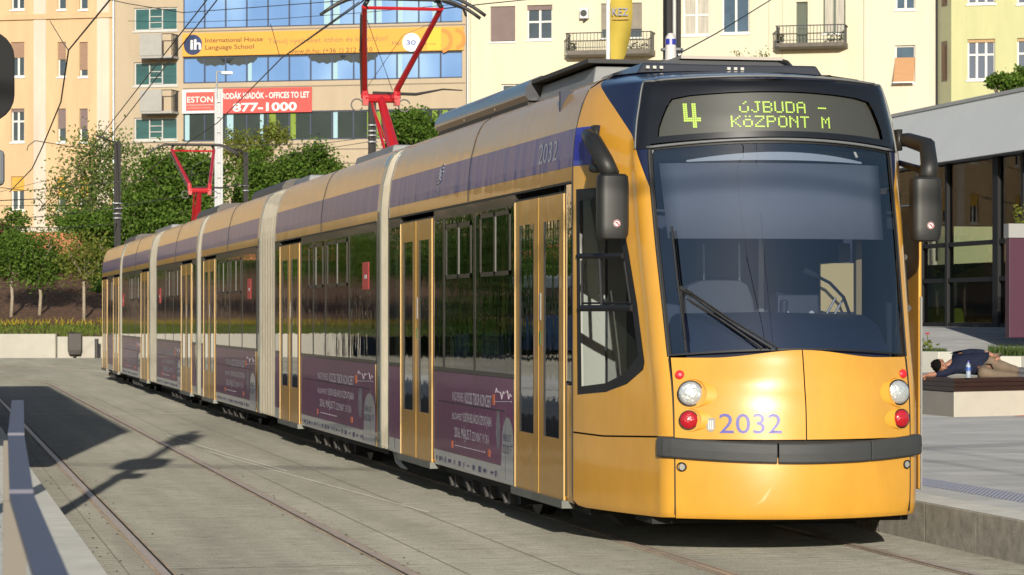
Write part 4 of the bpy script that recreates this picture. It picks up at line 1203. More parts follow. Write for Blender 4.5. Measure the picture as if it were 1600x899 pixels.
for o in opens:
    near = o[0] > FU(-150)
    if o[4] == 'A': window(oh, o, 'w', WFR, bars=(1,.62 if o[5] != 3 else 0), blind=(BLB if o[5] == 1 else BLD if o[5] == 2 else BLY if o[5] == 3 else None), frac=(.45 if o[5] == 1 else .1 if o[5] == 2 else .42))
    else: window(oh, o, 'w', WFR, bars=(0,0), blind=(BLB if o[5] == 1 else BLD if o[5] == 2 else BLY if o[5] == 3 else None), frac=(.5 if o[0] < FU(110) else .8) if o[5] == 1 else (.6 if o[5] == 2 else .6))
for kk in range(0, 22):
    for base in (FU(53), FU(152)):
        a = base - 2*per*kk if True else 0
        if a > ua0:
            w_ = FU(72)-FU(53); MB().box(a, min(a+w_, ua1-.03), -.05, -.003, FZ(90,357), 21).build('pilaster', PIL, oh)
MB().box(ua0, ua1-.01, -.16, -.052, FZ(90,363), FZ(90,354)).build('string_course', PIL, oh); MB().box(ua0, ua1-.01, -.14, -.052, FZ(90,30), FZ(90,22)).build('string_course', OR_, oh)
MB().box(ua0, ua1, -.35, 14, 21, 21.5).build('roof', m_grey(), oh)
# B: office building with ribbon windows
ob = thing('office_building', 'beige office block with blue ribbon windows and concrete balconies', 'building', BO, BRZ)
BG = bmat('cladding_beige', (.47,.385,.275), .06)
def bandz(y0, y1): return (FZ(286, y1), FZ(286, y0))
ub0, ub1 = FU(286), FU(722)
rb = [(-32, 46), (90, 131), (177, 222)]
opens = [(ub0, ub1, *bandz(*r)) for r in rb]
sm = [rect(209,277,12,48), rect(209,277,97,134), rect(209,277,184,219)]
facade('wall', ob, FU(178), FU(728), GZ-.5, 22, opens + sm, BG, depth=.18)
# storey joints
for py in (138, 49, 236, 258, 320, 330): MB().box(FU(286), FU(728)-.02, -.03, -.002, FZ(286,py+1.5), FZ(286,py)).build('ledge', mat('joint_dark', (.22,.18,.14), .8), ob)
def glass_pal(name, c1, c2, c3, sc):
    m = bpy.data.materials.new(name); m.use_nodes = True; n = m.node_tree.nodes; l = m.node_tree.links; b = n['Principled BSDF']
    b.inputs['Roughness'].default_value = .05; b.inputs['Coat Weight'].default_value = .3
    tc = n.new('ShaderNodeTexCoord'); mp = n.new('ShaderNodeMapping'); mp.inputs['Scale'].default_value = sc; l.new(tc.outputs['Object'], mp.inputs[0])
    v = n.new('ShaderNodeTexNoise'); v.inputs['Scale'].default_value = 1.0; v.inputs['Detail'].default_value = 2; l.new(mp.outputs[0], v.inputs[0])
    cr = n.new('ShaderNodeValToRGB'); cr.color_ramp.interpolation = 'LINEAR'
    e = cr.color_ramp.elements; e[0].position = .38; e[0].color = (*c1, 1); e[1].position = .62; e[1].color = (*c3, 1); k = e.new(.5); k.color = (*c2, 1)
    l.new(v.outputs[0], cr.inputs[0]); l.new(cr.outputs[0], b.inputs['Base Color']); return m
GBL = glass_pal('glass_sky_reflection', (.13,.25,.50), (.19,.33,.60), (.30,.46,.66), (.25,1,.12))  # blue sky reflection painted into the pane colour
GGR = mat('glass_greenish', (.02,.032,.03), .05, coat=.6, var=.5, vscale=.5)
MUL = mat('mullion', (.045,.06,.10), .5)
CRT = mat('curtain_mint', (.33,.50,.56), .8); CRG = mat('curtain_green', (.20,.28,.045), .9, var=.3, vscale=6, stretch=(1,1,.1))
for r, o in enumerate(opens):
    w = MB(); a, c, e, f = o; nP = 13
    for i in range(nP+1):
        x = a + (c-a)*i/nP; w.box(x-.035, x+.035, .08, .16, e, f)
    w.box(a, c, .08, .155, e, e+.07); w.box(a, c, .08, .155, f-.07, f)
    wo = w.build('ribbon_window', MUL, ob)
    for i in range(nP): MB().box(a + (c-a)*i/nP + .02, a + (c-a)*(i+1)/nP - .02, .13, .15, e+.03, f-.03).build('pane', GBL if r < 2 else GGR, wo)
    q = random.Random(5+r)
    for i in range(nP):
        if q.random() < (.45 if r < 2 else .75):
            x = a + (c-a)*(i + q.choice((.05,.62)))/nP; MB().box(x, x + (c-a)/nP*q.uniform(.15,.32), .118, .128, e+.08, f-.08).build('curtain', CRT if r < 2 or q.random() < .25 else CRG, wo)
    if r == 1:
        for px in (335, 372, 510, 560):
            b = MB(); x = FU(px); n_ = 14
            b.add([(x + 1.0*math.cos(math.pi*j/n_), .110, f-.07 - .42*math.sin(math.pi*j/n_)*(1 if j % 2 else .8)) for j in range(n_+1)], [tuple(range(n_+1))]); b.build('parasol_sticker', mat('sticker_dark', (.04,.05,.05), .7), wo)
TEAL = mat('glass_teal', (.03,.10,.10), .05, coat=.6, var=.5, vscale=.8, stretch=(.4,1,2))
for o in sm: window(ob, (o[0], o[1], o[2], o[3]), 'g', m_lgrey(), bars=(0,0), glass=TEAL, depth=.18)
for o in sm:
    w = MB(); a = FU(233); c = FU(253)
    for z in (o[2]+.12, o[2]+.42, o[2]+.72): w.box(a, c, .08, .11, z-.02, z+.02)
    w.box(a-.03, a+.03, .07, .12, o[2]+.05, o[3]-.05); w.box(c-.03, c+.03, .07, .12, o[2]+.05, o[3]-.05); w.build('window_door', m_lgrey(), ob)
for (y0, y1) in ((56, 90), (143, 176)):
    a, c, e, f = rect(230, 264, y0, y1)
    b = MB(); b.box(a, c, -1.05, -.95, e, f); b.box(a, c+.55, -1.0, -.003, e-.12, e); b.box(a, a+.08, -.95, -.003, e, f); bo = b.build('balcony', mat('concrete_panel', (.36,.35,.33), .8, var=.08), ob)
    b = MB(); 
    for k in range(5): b.box(c+.50, c+.54, -.95+k*.2, -.92+k*.2, e, f)
    b.box(c+.49, c+.55, -1.0, -.01, f-.04, f); b.box(c, c+.55, -1.0, -.96, f-.04, f); b.build('balcony_rail', m_rubber(), bo)
for px in (178.5,):
    b = MB(); b.tube([(FU(px), -.12, GZ), (FU(px), -.12, 22)], .07, 8); b.build('drain_pipe', mat('pipe_zinc', (.35,.36,.36), .4, metal=.5), ob)
MB().box(FU(178), FU(728), -.2, 14, 22, 22.4).build('roof', m_grey(), ob)
# banners: flat boards fixed to the wall
def board(px0, px1, y0, y1, m, name, label, cat, group=None, yy=-.12, ref=286):
    t = thing(name, label, cat, BO, BRZ, group)
    MB().box(FU(px0), FU(px1), yy, yy+.06, FZ(ref, y1), FZ(ref, y0)).build('board', m, t); return t
def btext(s, px, py, pxw, pxh, m, t, yy=-.13, ref=286, bold=0.0, sk=0):
    u0 = FU(px); z0 = FZ(ref, py); w = FU(px+pxw) - u0; h = pxh*fd(px)/FL
    text(s, 'lettering', lambda a, c: Vector((u0 + a, yy, z0 + c)), m, t, width=w, height=h, bold=bold)
BAN = glass_pal('banner_yellow', (.70,.33,.05), (.72,.36,.06), (.74,.44,.08), (.1,.1,.1))
bn = board(286, 725, 53, 89, mat('banner_ochre', (.70,.34,.055), .7, var=.08, vscale=.3), 'banner', 'long yellow language school banner across the beige office block', 'banner')
TXD = mat('text_brown', (.10,.06,.03), .7); TXG = mat('text_grey', (.27,.17,.08), .7)
b = MB(); N = 32; cu, cz, rr = FU(303), FZ(286, 71), .50
b.add([(cu + rr*math.cos(2*math.pi*i/N), -.135, cz + rr*1.04*math.sin(2*math.pi*i/N)) for i in range(N)], [tuple(range(N))]); b.build('roundel', mat('roundel_navy', (.03,.045,.12), .4, var=.6, vscale=1.5), bn)
btext('ih', 299, 78, 17, 15, m_white(), bn, yy=-.15, bold=.03)
btext('International House', 322, 68, 90, 7, TXD, bn, bold=.01); btext('Language School', 322, 79, 76, 7, TXD, bn, bold=.01)
btext('Tanulj nyelveket itthon és külföldön!', 420, 72, 187, 8, TXG, bn); btext('www.ih.hu: (+36 1) 212 4010', 453, 88.2, 130, 7, TXD, bn)
btext('Már', 614, 79, 16, 6, TXG, bn); btext('éve', 664, 80, 18, 4, TXG, bn)
b = MB(); cu, cz, rr = FU(644), FZ(286, 75.5), .47
b.add([(cu + rr*math.cos(2*math.pi*i/N), -.135, cz + rr*math.sin(2*math.pi*i/N)) for i in range(N)], [tuple(range(N))]); b.build('roundel', m_white(), bn)
btext('30', 636, 79.5, 15, 7.5, mat('text_blue', (.05,.12,.45), .7), bn, yy=-.15, bold=.01)
b = MB()
for (cx_, cy_, r1, r2) in ((690,74,.42,.62),(712,72,.35,.55)):
    for i in range(20):
        t0, t1 = -1.4 + 2.9*i/20, -1.4 + 2.9*(i+1)/20; u, z = FU(cx_), FZ(286, cy_)
        b.add([(u + r1*math.cos(t0), -.131, z + r1*math.sin(t0)), (u + r2*math.cos(t0), -.131, z + r2*math.sin(t0)), (u + r2*math.cos(t1), -.131, z + r2*math.sin(t1)), (u + r1*math.cos(t1), -.131, z + r1*math.sin(t1))], [(0,1,2,3)])
b.build('swirl', mat('banner_orange', (.72,.24,.05), .7), bn)
b = MB(); b.box(FU(668), FU(690), -.130, -.1285, FZ(286,88), FZ(286,54)); b.build('yellow_field', mat('banner_lemon', (.74,.46,.05), .7), bn)
es = board(286, 341, 141, 178, m_white(), 'wall_sign', 'white framed sign with red field at the left end of the red letting sign', 'sign')
MB().box(FU(292), FU(336), -.135, -.125, FZ(286,174), FZ(286,145)).build('red_field', mat('sign_red', (.60,.10,.085), .7), es)
btext('ESTON', 294, 161, 40, 9, m_white(), es, yy=-.145, bold=.01); btext('INTERNATIONAL', 295, 171, 37, 3, mat('sign_pink', (.70,.35,.30), .7), es, yy=-.145)
b = MB(); b.box(FU(293), FU(335), -.145, -.138, FZ(286,165.3), FZ(286,164.8)); b.build('rule', m_white(), es)
rs = board(347, 488, 140.5, 179, mat('sign_red2', (.62,.085,.075), .7, var=.05), 'wall_sign', 'wide red sign with white offices-to-let lettering under the ribbon windows', 'sign')
btext('IRODÁK KIADÓK - OFFICES TO LET', 346.5, 156.5, 138, 9, m_white(), rs, bold=.022); btext('877-1000', 365, 176, 100, 12.5, m_white(), rs, bold=.03)
# C: cream-yellow apartment house with balconies
ch = thing('apartment_house', 'pale yellow apartment house with iron railed balconies and brown shutters', 'building', BO, BRZ)
CY = bmat('plaster_cream', (.655,.61,.465), .06)
W = [rect(766,805,10,65), rect(823,863,8,62), rect(939,1003,5,59), rect(1067,1108,-8,55), rect(1128,1171,-14,52), rect(1244,1262,3,69), rect(1286,1321,-14,52),
     rect(783,862,131,175), rect(1243,1298,118,150)]
facade('wall', ch, FU(730), FU(1350), GZ-.5, 22, W, CY)
window(ch, W[0], 'w', WBR, bars=(0,0), blind=BLD, frac=.98)
window(ch, W[1], 'w', WFR, bars=(1,.52), blind=BLD, frac=.14)
window(ch, W[2], 'w', WGR, bars=(1,.0), blind=mat('curtain_taupe', (.25,.22,.18), .9, var=.2), frac=.75)
window(ch, W[3], 'w', WFR, bars=(1,.5), glass=CUR); window(ch, W[4], 'w', WFR, bars=(1,0), glass=mat('glass_blue_dark', (.05,.09,.14), .06, coat=.8, var=.4, vscale=.7))
window(ch, W[5], 'w', WGR, bars=(0,.4), glass=mat('glass_green_dark', (.09,.11,.08), .3)); window(ch, W[6], 'w', WGR, bars=(1,.0), glass=CUR)
window(ch, W[7], 'w', WFR, bars=(2,0)); window(ch, W[8], 'w', WGR, bars=(1,0))
def balcony(px0, px1, yt, yb, ys, n):
    a, c = FU(px0), FU(px1); z0 = FZ((px0+px1)/2, yb); z1 = FZ((px0+px1)/2, yt); zs = FZ((px0+px1)/2, ys)
    b = MB(); b.add([(a,-.003,zs),(c,-.003,zs),(c-.15,-1.0,zs+.08),(a+.15,-1.0,zs+.08),(a,-.003,z0),(c,-.003,z0),(c,-1.1,z0),(a,-1.1,z0)], [(0,3,2,1),(4,5,6,7),(0,1,5,4),(1,2,6,5),(2,3,7,6),(3,0,4,7)])
    s = b.build('balcony', mat('balcony_concrete', (.19,.175,.155), .8, var=.2), ch)
    r = MB(); 
    for i in range(n+1): x = a+.04 + (c-a-.08)*i/n; r.box(x-.012, x+.012, -1.08, -1.055, z0, z1)
    for i in range(6):
        for x in (a+.03, c-.05): r.box(x-.012, x+.012, -1.0+i*.17, -.975+i*.17, z0, z1)
    r.box(a, c, -1.09, -1.05, z1-.03, z1+.02); r.box(a, c, -1.085, -1.055, z0+.12, z0+.15); r.box(a, a+.04, -1.08, -.01, z1-.03, z1+.02); r.box(c-.04, c, -1.08, -.01, z1-.03, z1+.02)
    r.build('balcony_rail', mat('wrought_iron', (.03,.03,.03), .5), s)
    return a, c, z0, z1
A1 = balcony(891, 1024, 54, 81, 90, 24); A2 = balcony(1217, 1325, 43, 70, 78, 20)
def flowers(a, c, z, seed, lab):
    q = random.Random(seed); b = MB()
    for i in range(90):
        x = q.uniform(a, c); y = q.uniform(-1.0, -.85); zz = z + q.random()**1.5*.38; s_ = .05
        n = Vector((q.uniform(-1,1), q.uniform(-1,1), q.uniform(-1,1))).normalized(); t = n.orthogonal().normalized()*s_; w_ = n.cross(t)
        p_ = Vector((x, y, zz)); b.add([p_+t, p_+w_, p_-t, p_-w_], [(0,1,2,3)])
    o = b.build('balcony_plant', leaf_mat('leaf_balcony', (.05,.07,.03), (.12,.11,.08)), None, fix=False); o.location = BO; o.rotation_euler = (0,0,BRZ); tag(o, lab, 'plant', 'plants on the balconies')
flowers(A1[1]-1.8, A1[1]-.2, A1[2], 1, 'dark plants behind the right end of the left balcony railing'); flowers(A1[0]+.1, A1[0]+.5, A1[2], 2, 'small plant at the left end of the left balcony'); flowers(A2[0]+.05, A2[0]+.4, A2[2]+.1, 3, 'trailing plant at the left end of the right balcony'); flowers(A2[1]-.9, A2[1]-.1, A2[2]+.1, 4, 'plants at the right end of the right balcony')
ac = thing('air_conditioner', 'white air conditioner unit hung above the left balcony', 'air conditioner', BO, BRZ)
a, c, e, f = rect(908, 921, 14, 30); MB().box(a, c, -.38, -.01, e, f).build('case', m_white(), ac, bevel=.02)
b = MB(); b.tube([( (a+c)/2, -.39, (e+f)/2)]+[((a+c)/2, -.395, (e+f)/2)], .17, 20).build('fan_grille', m_bump(), ac)
MB().box((a+c)/2-.04, (a+c)/2+.04, -.3, -.01, e-.12, e-.005).build('bracket', m_bump(), ac)
for px in (731.5,):
    MB().tube([(FU(px), -.10, GZ), (FU(px), -.10, 22)], .06, 8).build('drain_pipe', mat('pipe_zinc', (.35,.36,.36), .4, metal=.5), ch)
MB().box(FU(735), FU(735.9), -.02, -.002, GZ, 21).build('joint_strip', mat('joint_tan', (.40,.36,.28), .8), ch)
b = MB()
for px in (1201, 1222, 1350-1): b.box(FU(px), FU(px)+.025, -.02, -.002, GZ, 21)
b.build('joint_strip', mat('joint_tan', (.40,.36,.28), .8), ch)
MB().box(FU(730)+.01, FU(1350), -.4, 14, 22, 22.4).build('roof', m_grey(), ch)
# D: white-cream house
dh = thing('apartment_house', 'off-white apartment house with one tilted brown awning, between yellow and pale green houses', 'building', BO, BRZ)
W = [rect(1399,1430,-30,15), rect(1398,1430,71,130)]
facade('wall', dh, FU(1350.3), FU(1464), GZ-.5, 22, W, bmat('plaster_offwhite', (.66,.61,.49), .05))
for o in W: window(dh, o, 'w', WFR, bars=(1 if o is W[0] else 0, 0), glass=mat('glass_blue_dark', (.05,.09,.14), .06, coat=.8, var=.4, vscale=.7))
a, c, e, f = W[1]; b = MB(); zt = e + (f-e)*.68
b.add([(a+.02,.05,zt),(c-.02,.05,zt),(c-.02+.0,-.42,e+.02),(a-.03,-.42,e+.02),(a+.02,.03,zt-.01),(c-.02,.03,zt-.01),(c-.02,-.44,e+.01),(a-.03,-.44,e+.01)], [(0,1,2,3),(4,7,6,5),(0,4,5,1),(1,5,6,2),(2,6,7,3),(3,7,4,0)])
aw = b.build('awning', mat('awning_brown', (.46,.25,.12), .8, var=.08, vscale=12, stretch=(.1,.1,1)), dh); MB().box(a-.05, c, -.46, -.43, e-.03, e+.03).build('awning_bar', m_white(), aw)
# E: pale green house with a canted return
eh = thing('apartment_house', 'pale green apartment house with white windows behind the station roof', 'building', BO, BRZ)
PG = bmat('plaster_green', (.53,.53,.29), .06)
W = [rect(1514,1557,64,127), rect(1514,1557,-45,9), rect(1591,1634,62,125), rect(1591,1634,-45,9), rect(1668,1711,60,123), rect(1668,1711,-45,5)]
facade('wall', eh, FU(1489), FU(1800), GZ-.5, 22, W, PG, y=-.9, back=15)
for i, o in enumerate(W): window(eh, o, 'w', WFR, y=-.9, bars=(2,.62), blind=mat('blind_tan', (.42,.28,.15), .8) if i in (0,2,4) else None, frac=.08, glass=mat('glass_slate', (.09,.11,.16), .08, coat=.8))
MB().add([(FU(1464.3),-.0,GZ-.5),(FU(1489)-.003,-.9,GZ-.5),(FU(1489)-.003,-.9,22),(FU(1464.3),0,22)], [(0,1,2,3)]).build('return_wall', mat('plaster_green_shaded', (.40,.40,.25), .85, var=.05), eh, fix=False)  # shade of the turned-away return put into a darker plaster colour
for (y0, y1) in ((66,129),(-30,12)):
    q = MB(); u0, u1 = FU(1472), FU(1482); z0, z1 = FZ(1477, y1), FZ(1477, y0); yy = lambda u: -.9*(u-FU(1464.3))/(FU(1489)-FU(1464.3))
    q.add([(u0,yy(u0)-.02,z0),(u1,yy(u1)-.02,z0),(u1,yy(u1)-.02,z1),(u0,yy(u0)-.02,z1),(u0,yy(u0)+.1,z0),(u1,yy(u1)+.1,z0),(u1,yy(u1)+.1,z1),(u0,yy(u0)+.1,z1)], [(0,1,2,3),(4,7,6,5),(0,4,5,1),(1,5,6,2),(2,6,7,3),(3,7,4,0)])
    wq = q.build('narrow_window', WBR, eh)
    MB().add([(u0+.05,yy(u0)-.045,z0+.1),(u1-.1,yy(u1)-.10,z0+.1),(u1-.12,yy(u1)-.06,z1-.2),(u0+.02,yy(u0)-.04,z1-.2)], [(0,1,2,3)]).build('shutter', BLB, wq)
MB().box(FU(1465), FU(1800), -1.2, 14, 22, 22.4).build('roof', m_grey(), eh)
MB().tube([(FU(1464.2), -.10, GZ), (FU(1464.2), -.10, 22)], .05, 8).build('drain_pipe', m_rubber(), dh)

# ------------------------------------------------------------------ embankment, upper street, low wall
MULCH = mat('mulch', (.16,.080,.043), .95, var=.75, vscale=5, bump=.12, bscale=6)
def terr(y):
    a = [(107.3,.78),(110,1.15),(116,1.9),(123,2.85),(128,3.7),(133,4.2),(400,4.2)]
    if y <= a[0][0]: return a[0][1]
    for i in range(len(a)-1):
        if y <= a[i+1][0]: f = (y-a[i][0])/(a[i+1][0]-a[i][0]); return a[i][1]*(1-f)+a[i+1][1]*f
    return 4.2
b = MB(); xs = list(np.arange(-90, 60.1, 1.5)); ysx = list(np.arange(107.3, 134, .9))
vs = [(x, y, terr(y) + random.uniform(-.07,.07)*(1 if 109 < y < 128 else .3)) for y in ysx for x in xs]; nx = len(xs)
b.add(vs, [(j*nx+i, j*nx+i+1, (j+1)*nx+i+1, (j+1)*nx+i) for j in range(len(ysx)-1) for i in range(nx-1)])
struct(b.build('embankment', MULCH, smooth=True, fix=False))
struct(MB().add([(-120,133.2,4.17),(160,133.2,4.17),(160,300,4.17),(-120,300,4.17)], [(0,1,2,3)]).build('upper_street', mat('asphalt', (.06,.06,.06), .9, var=.2), fix=False))
struct(MB().add([(60,134,4.17),(60,60,1.3),(160,60,1.3),(160,134,4.17)], [(0,1,2,3)]).build('side_slope', MULCH, fix=False))
WALL = mat('wall_limestone', (.43,.405,.345), .8, var=.10, vscale=1.2)
lw = thing('retaining_wall', 'low pale stone wall along the foot of the mulch bank', 'wall', (0,0,0))
x = -7.0; k = 0
xsplit = onY(88, 540, 107).x
while x < xsplit:
    MB().box(x+.006, min(x+2.994, xsplit), 107.0, 107.42, -.05, .90).build('wall_block', WALL, lw, bevel=.01); x += 3.0
x = xsplit + .01
while x < 60:
    MB().box(x+.02 if x > xsplit else x, x+2.29, 106.75, 107.42, -.05, .80).build('wall_block', WALL, lw, bevel=.01); x += 2.31
# grass verge on the wall
def grass_patch(name, label, x0, x1, y0, y1, zf, n, h, m, flowers_=0, fm=None):
    vs = []; fs = []
    xs_ = rng.uniform(x0, x1, n); ys_ = rng.uniform(y0, y1, n)
    for i in range(n):
        x, y = xs_[i], ys_[i]; z = zf(y) if callable(zf) else zf
        hh = h*rng.uniform(.5, 1.2); w = .035*rng.uniform(.6, 1.4); a = rng.uniform(0, 3.14); dx, dy = math.cos(a)*w, math.sin(a)*w; lx, ly = rng.normal(0, .08, 2)
        k = len(vs); vs += [(x-dx,y-dy,z-.03),(x+dx,y+dy,z-.03),(x+lx,y+ly,z+hh)]; fs.append((k,k+1,k+2))
    o = link_mesh(name, vs, fs, m); o['kind'] = 'stuff'; o['label'] = label; return o
GRL = leaf_mat('grass_blades', (.10,.15,.03), (.22,.26,.06), .4)
grass_patch('grass', 'grass verge on top of the pale stone wall', -30, 16, 107.3, 110.3, lambda y: terr(y), 13000, .17, GRL)
YF = leaf_mat('yellow_flowers', (.45,.33,.03), (.35,.30,.05), .4)
o = grass_patch('flowers', 'yellow flowering edge between grass verge and mulch bank', -30, 16, 109.9, 110.9, lambda y: terr(y)+.1, 1700, .20, YF)

# ------------------------------------------------------------------ station building on the right
sb_ = thing('station_building', 'low dark glass station building with broad pale grey roof edge', 'building', (0,0,0))
XB = 23.5
MB().add([(XB-.35,42,5.15),(XB+22,42,5.15),(XB+22,92,5.15),(XB-.35,92,5.15),(XB+.55,42,6.62),(XB+22,42,6.62),(XB+22,92,6.62),(XB+.55,92,6.62)],[(0,3,2,1),(4,5,6,7),(0,1,5,4),(1,2,6,5),(2,3,7,6),(3,0,4,7)]).build('roof_fascia', mat('fascia_grey', (.78,.77,.73), .6, var=.05, vscale=.5), sb_, bevel=.03)
MB().box(XB+.50, XB+.56, 42, 92, 6.60, 6.68).build('roof_trim', m_lgrey(), sb_)
DG = glass_mat('station_glass', (.58,.62,.62), .35, 1.12)
FR = mat('station_frame', (.012,.012,.013), .8)
ysm = [46, 50, 54, onX(1600, 400, XB).y, onX(1558, 400, XB).y, onX(1481, 400, XB).y, onX(1441, 400, XB).y, 71, 76, 82, 90]
ysm = sorted(ysm)
for i in range(len(ysm)-1):
    pn = MB().box(XB+.02, XB+.04, ysm[i]+.06, ysm[i+1]-.06, 1.40, 5.12).build('glass_panel', DG, sb_)
for y in ysm:
    w_ = .16 if abs(y - onX(1558,400,XB).y) < .1 else .07
    MB().box(XB-.05, XB+.12, y-w_, y+w_, 1.34, 5.15).build('mullion', FR, sb_)
for z in (1.38, 2.42, 3.25): MB().box(XB-.02, XB+.10, 46, 90, z-.05, z+.05).build('transom', FR, sb_)
MB().box(XB+.3, XB+20, 44, 90, 1.30, 1.36).build('floor', mat('station_floor', (.10,.10,.10), .5), sb_)
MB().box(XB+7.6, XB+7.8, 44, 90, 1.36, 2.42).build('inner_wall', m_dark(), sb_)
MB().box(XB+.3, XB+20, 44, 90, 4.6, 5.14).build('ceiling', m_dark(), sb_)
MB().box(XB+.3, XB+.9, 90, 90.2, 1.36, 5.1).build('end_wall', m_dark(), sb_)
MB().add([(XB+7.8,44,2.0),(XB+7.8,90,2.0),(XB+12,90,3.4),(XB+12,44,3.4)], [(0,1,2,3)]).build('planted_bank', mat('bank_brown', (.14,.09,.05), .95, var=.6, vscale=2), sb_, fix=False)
struct(MB().box(XB+12, XB+26, 30, 110, 1.2, 3.4).build('raised_road', mat('asphalt', (.06,.06,.06), .9)))
yq = lambda px, dx: onX(px, 400, XB+dx).y
MB().box(XB+.50, XB+.62, yq(1494,.5), yq(1438,.5), 1.80, 2.40).build('counter_panel', mat('counter_cream', (.60,.60,.54), .6), sb_)
MB().box(XB+.50, XB+.62, yq(1556,.5), yq(1495,.5), 1.60, 2.40).build('counter_panel', mat('counter_slate', (.06,.07,.08), .5), sb_)
GRN = (mat('seat_green_dark', (.12,.26,.02), .6), mat('seat_green', (.26,.45,.02), .6), mat('seat_lime', (.34,.45,.03), .6))
for (p0, p1, gm, lab) in ((1439,1453,GRN[0],'dark green seat cube inside the station window, nearest the tram'),(1454,1481,GRN[1],'green seat cube in the middle of the row inside the station window'),(1482,1497,GRN[2],'lime seat cube at the right end of the row inside the station window')):
    o = MB().box(XB+.22, XB+.48, yq(p1,.3)+.03, yq(p0,.3)-.03, 1.37, 1.78).build('seat_cube', gm, bevel=.03); tag(o, lab, 'seat', 'green seats in the station')
# parked cars behind
def car(loc, rz, col, label):
    t = thing('parked_car', label, 'car', loc, rz, 'cars parked on the raised road behind the station')
    m = mat('car_paint_'+label.split()[0], col, .25, coat=1.0)
    prof = [(-2.1,.35),(-2.15,.62),(-2.0,.82),(-1.75,.90),(-1.45,.95),(-.95,1.36),(-.6,1.44),(.35,1.46),(.75,1.38),(1.25,.98),(1.85,.86),(2.1,.70),(2.15,.45),(2.1,.30),(1.75,.25),(-1.7,.25)]
    b = MB(); n = len(prof); vs = []
    for y, k in ((-.86,.0),(-.80,.0)): pass
    for (y, ins) in ((-.86,0),(.86,0)): vs += [(x, y*(1 if z < 1.0 else .80), z) for x, z in prof]
    b.add(vs, [tuple(range(n)), tuple(range(n,2*n))] + [(i, (i+1) % n, n+(i+1) % n, n+i) for i in range(n)]); body = b.build('body', m, t, bevel=.05)
    for s in (-1, 1):
        MB().add([(-1.35,s*.862,.98),(1.12,s*.862,.98),(.68,s*.715,1.36),(-.85,s*.715,1.36)], [(0,1,2,3)]).build('side_window', GD(), t, fix=False)
        MB().box(2.08,2.17,s*.72-.14,s*.72+.14,.60,.72).build('headlight', LENS, t)
        for x in (-1.35, 1.35):
            w = MB().tube([(x, s*.70, .31), (x, s*.885, .31)], .31, 20).build('wheel', m_rubber(), t); MB().tube([(x, s*.884, .31), (x, s*.90, .31)], .18, 12).build('rim', m_chrome(), w)
    MB().add([(1.22,-.72,1.0),(1.22,.72,1.0),(.80,.62,1.37),(.80,-.62,1.37)], [(0,1,2,3)]).build('windscreen', GD(), t, fix=False)
    return t
car((XB+13.2, 81, 3.4), rad(92), (.30,.31,.31), 'silver car parked behind the station glass, left of the red one')
car((XB+13.2, 75.2, 3.4), rad(88), (.50,.02,.02), 'red car parked behind the station glass')

# blue bus and dark hedge beyond the left edge of the view: the tram's flank mirrors them
bus = thing('parked_bus', 'blue and white bus waiting far left, mirrored in the dark windows of the tram', 'bus', (-14.5, 96, 0), rad(84))
BB = mat('bus_blue', (.03,.12,.42), .3, coat=.8)
MB().box(-4.5,4.5,-1.2,1.2,.35,1.6).build('lower_body', BB, bus, bevel=.08); MB().box(-4.4,4.4,-1.15,1.15,2.55,3.0).build('roof', m_white(), bus, bevel=.08)
MB().box(-4.45,4.45,-1.17,1.17,1.61,2.54).build('windows', GD(), bus)
for x in (-4.3,-2.2,0,2.2,4.3): MB().box(x-.08,x+.08,-1.19,-1.171,1.61,2.54).build('window_post', m_white(), bus)
for x in (-2.9, 2.9):
    for s in (-1,1): MB().tube([(x,s*.95,.48),(x,s*1.215,.48)], .48, 20).build('wheel', m_rubber(), bus)

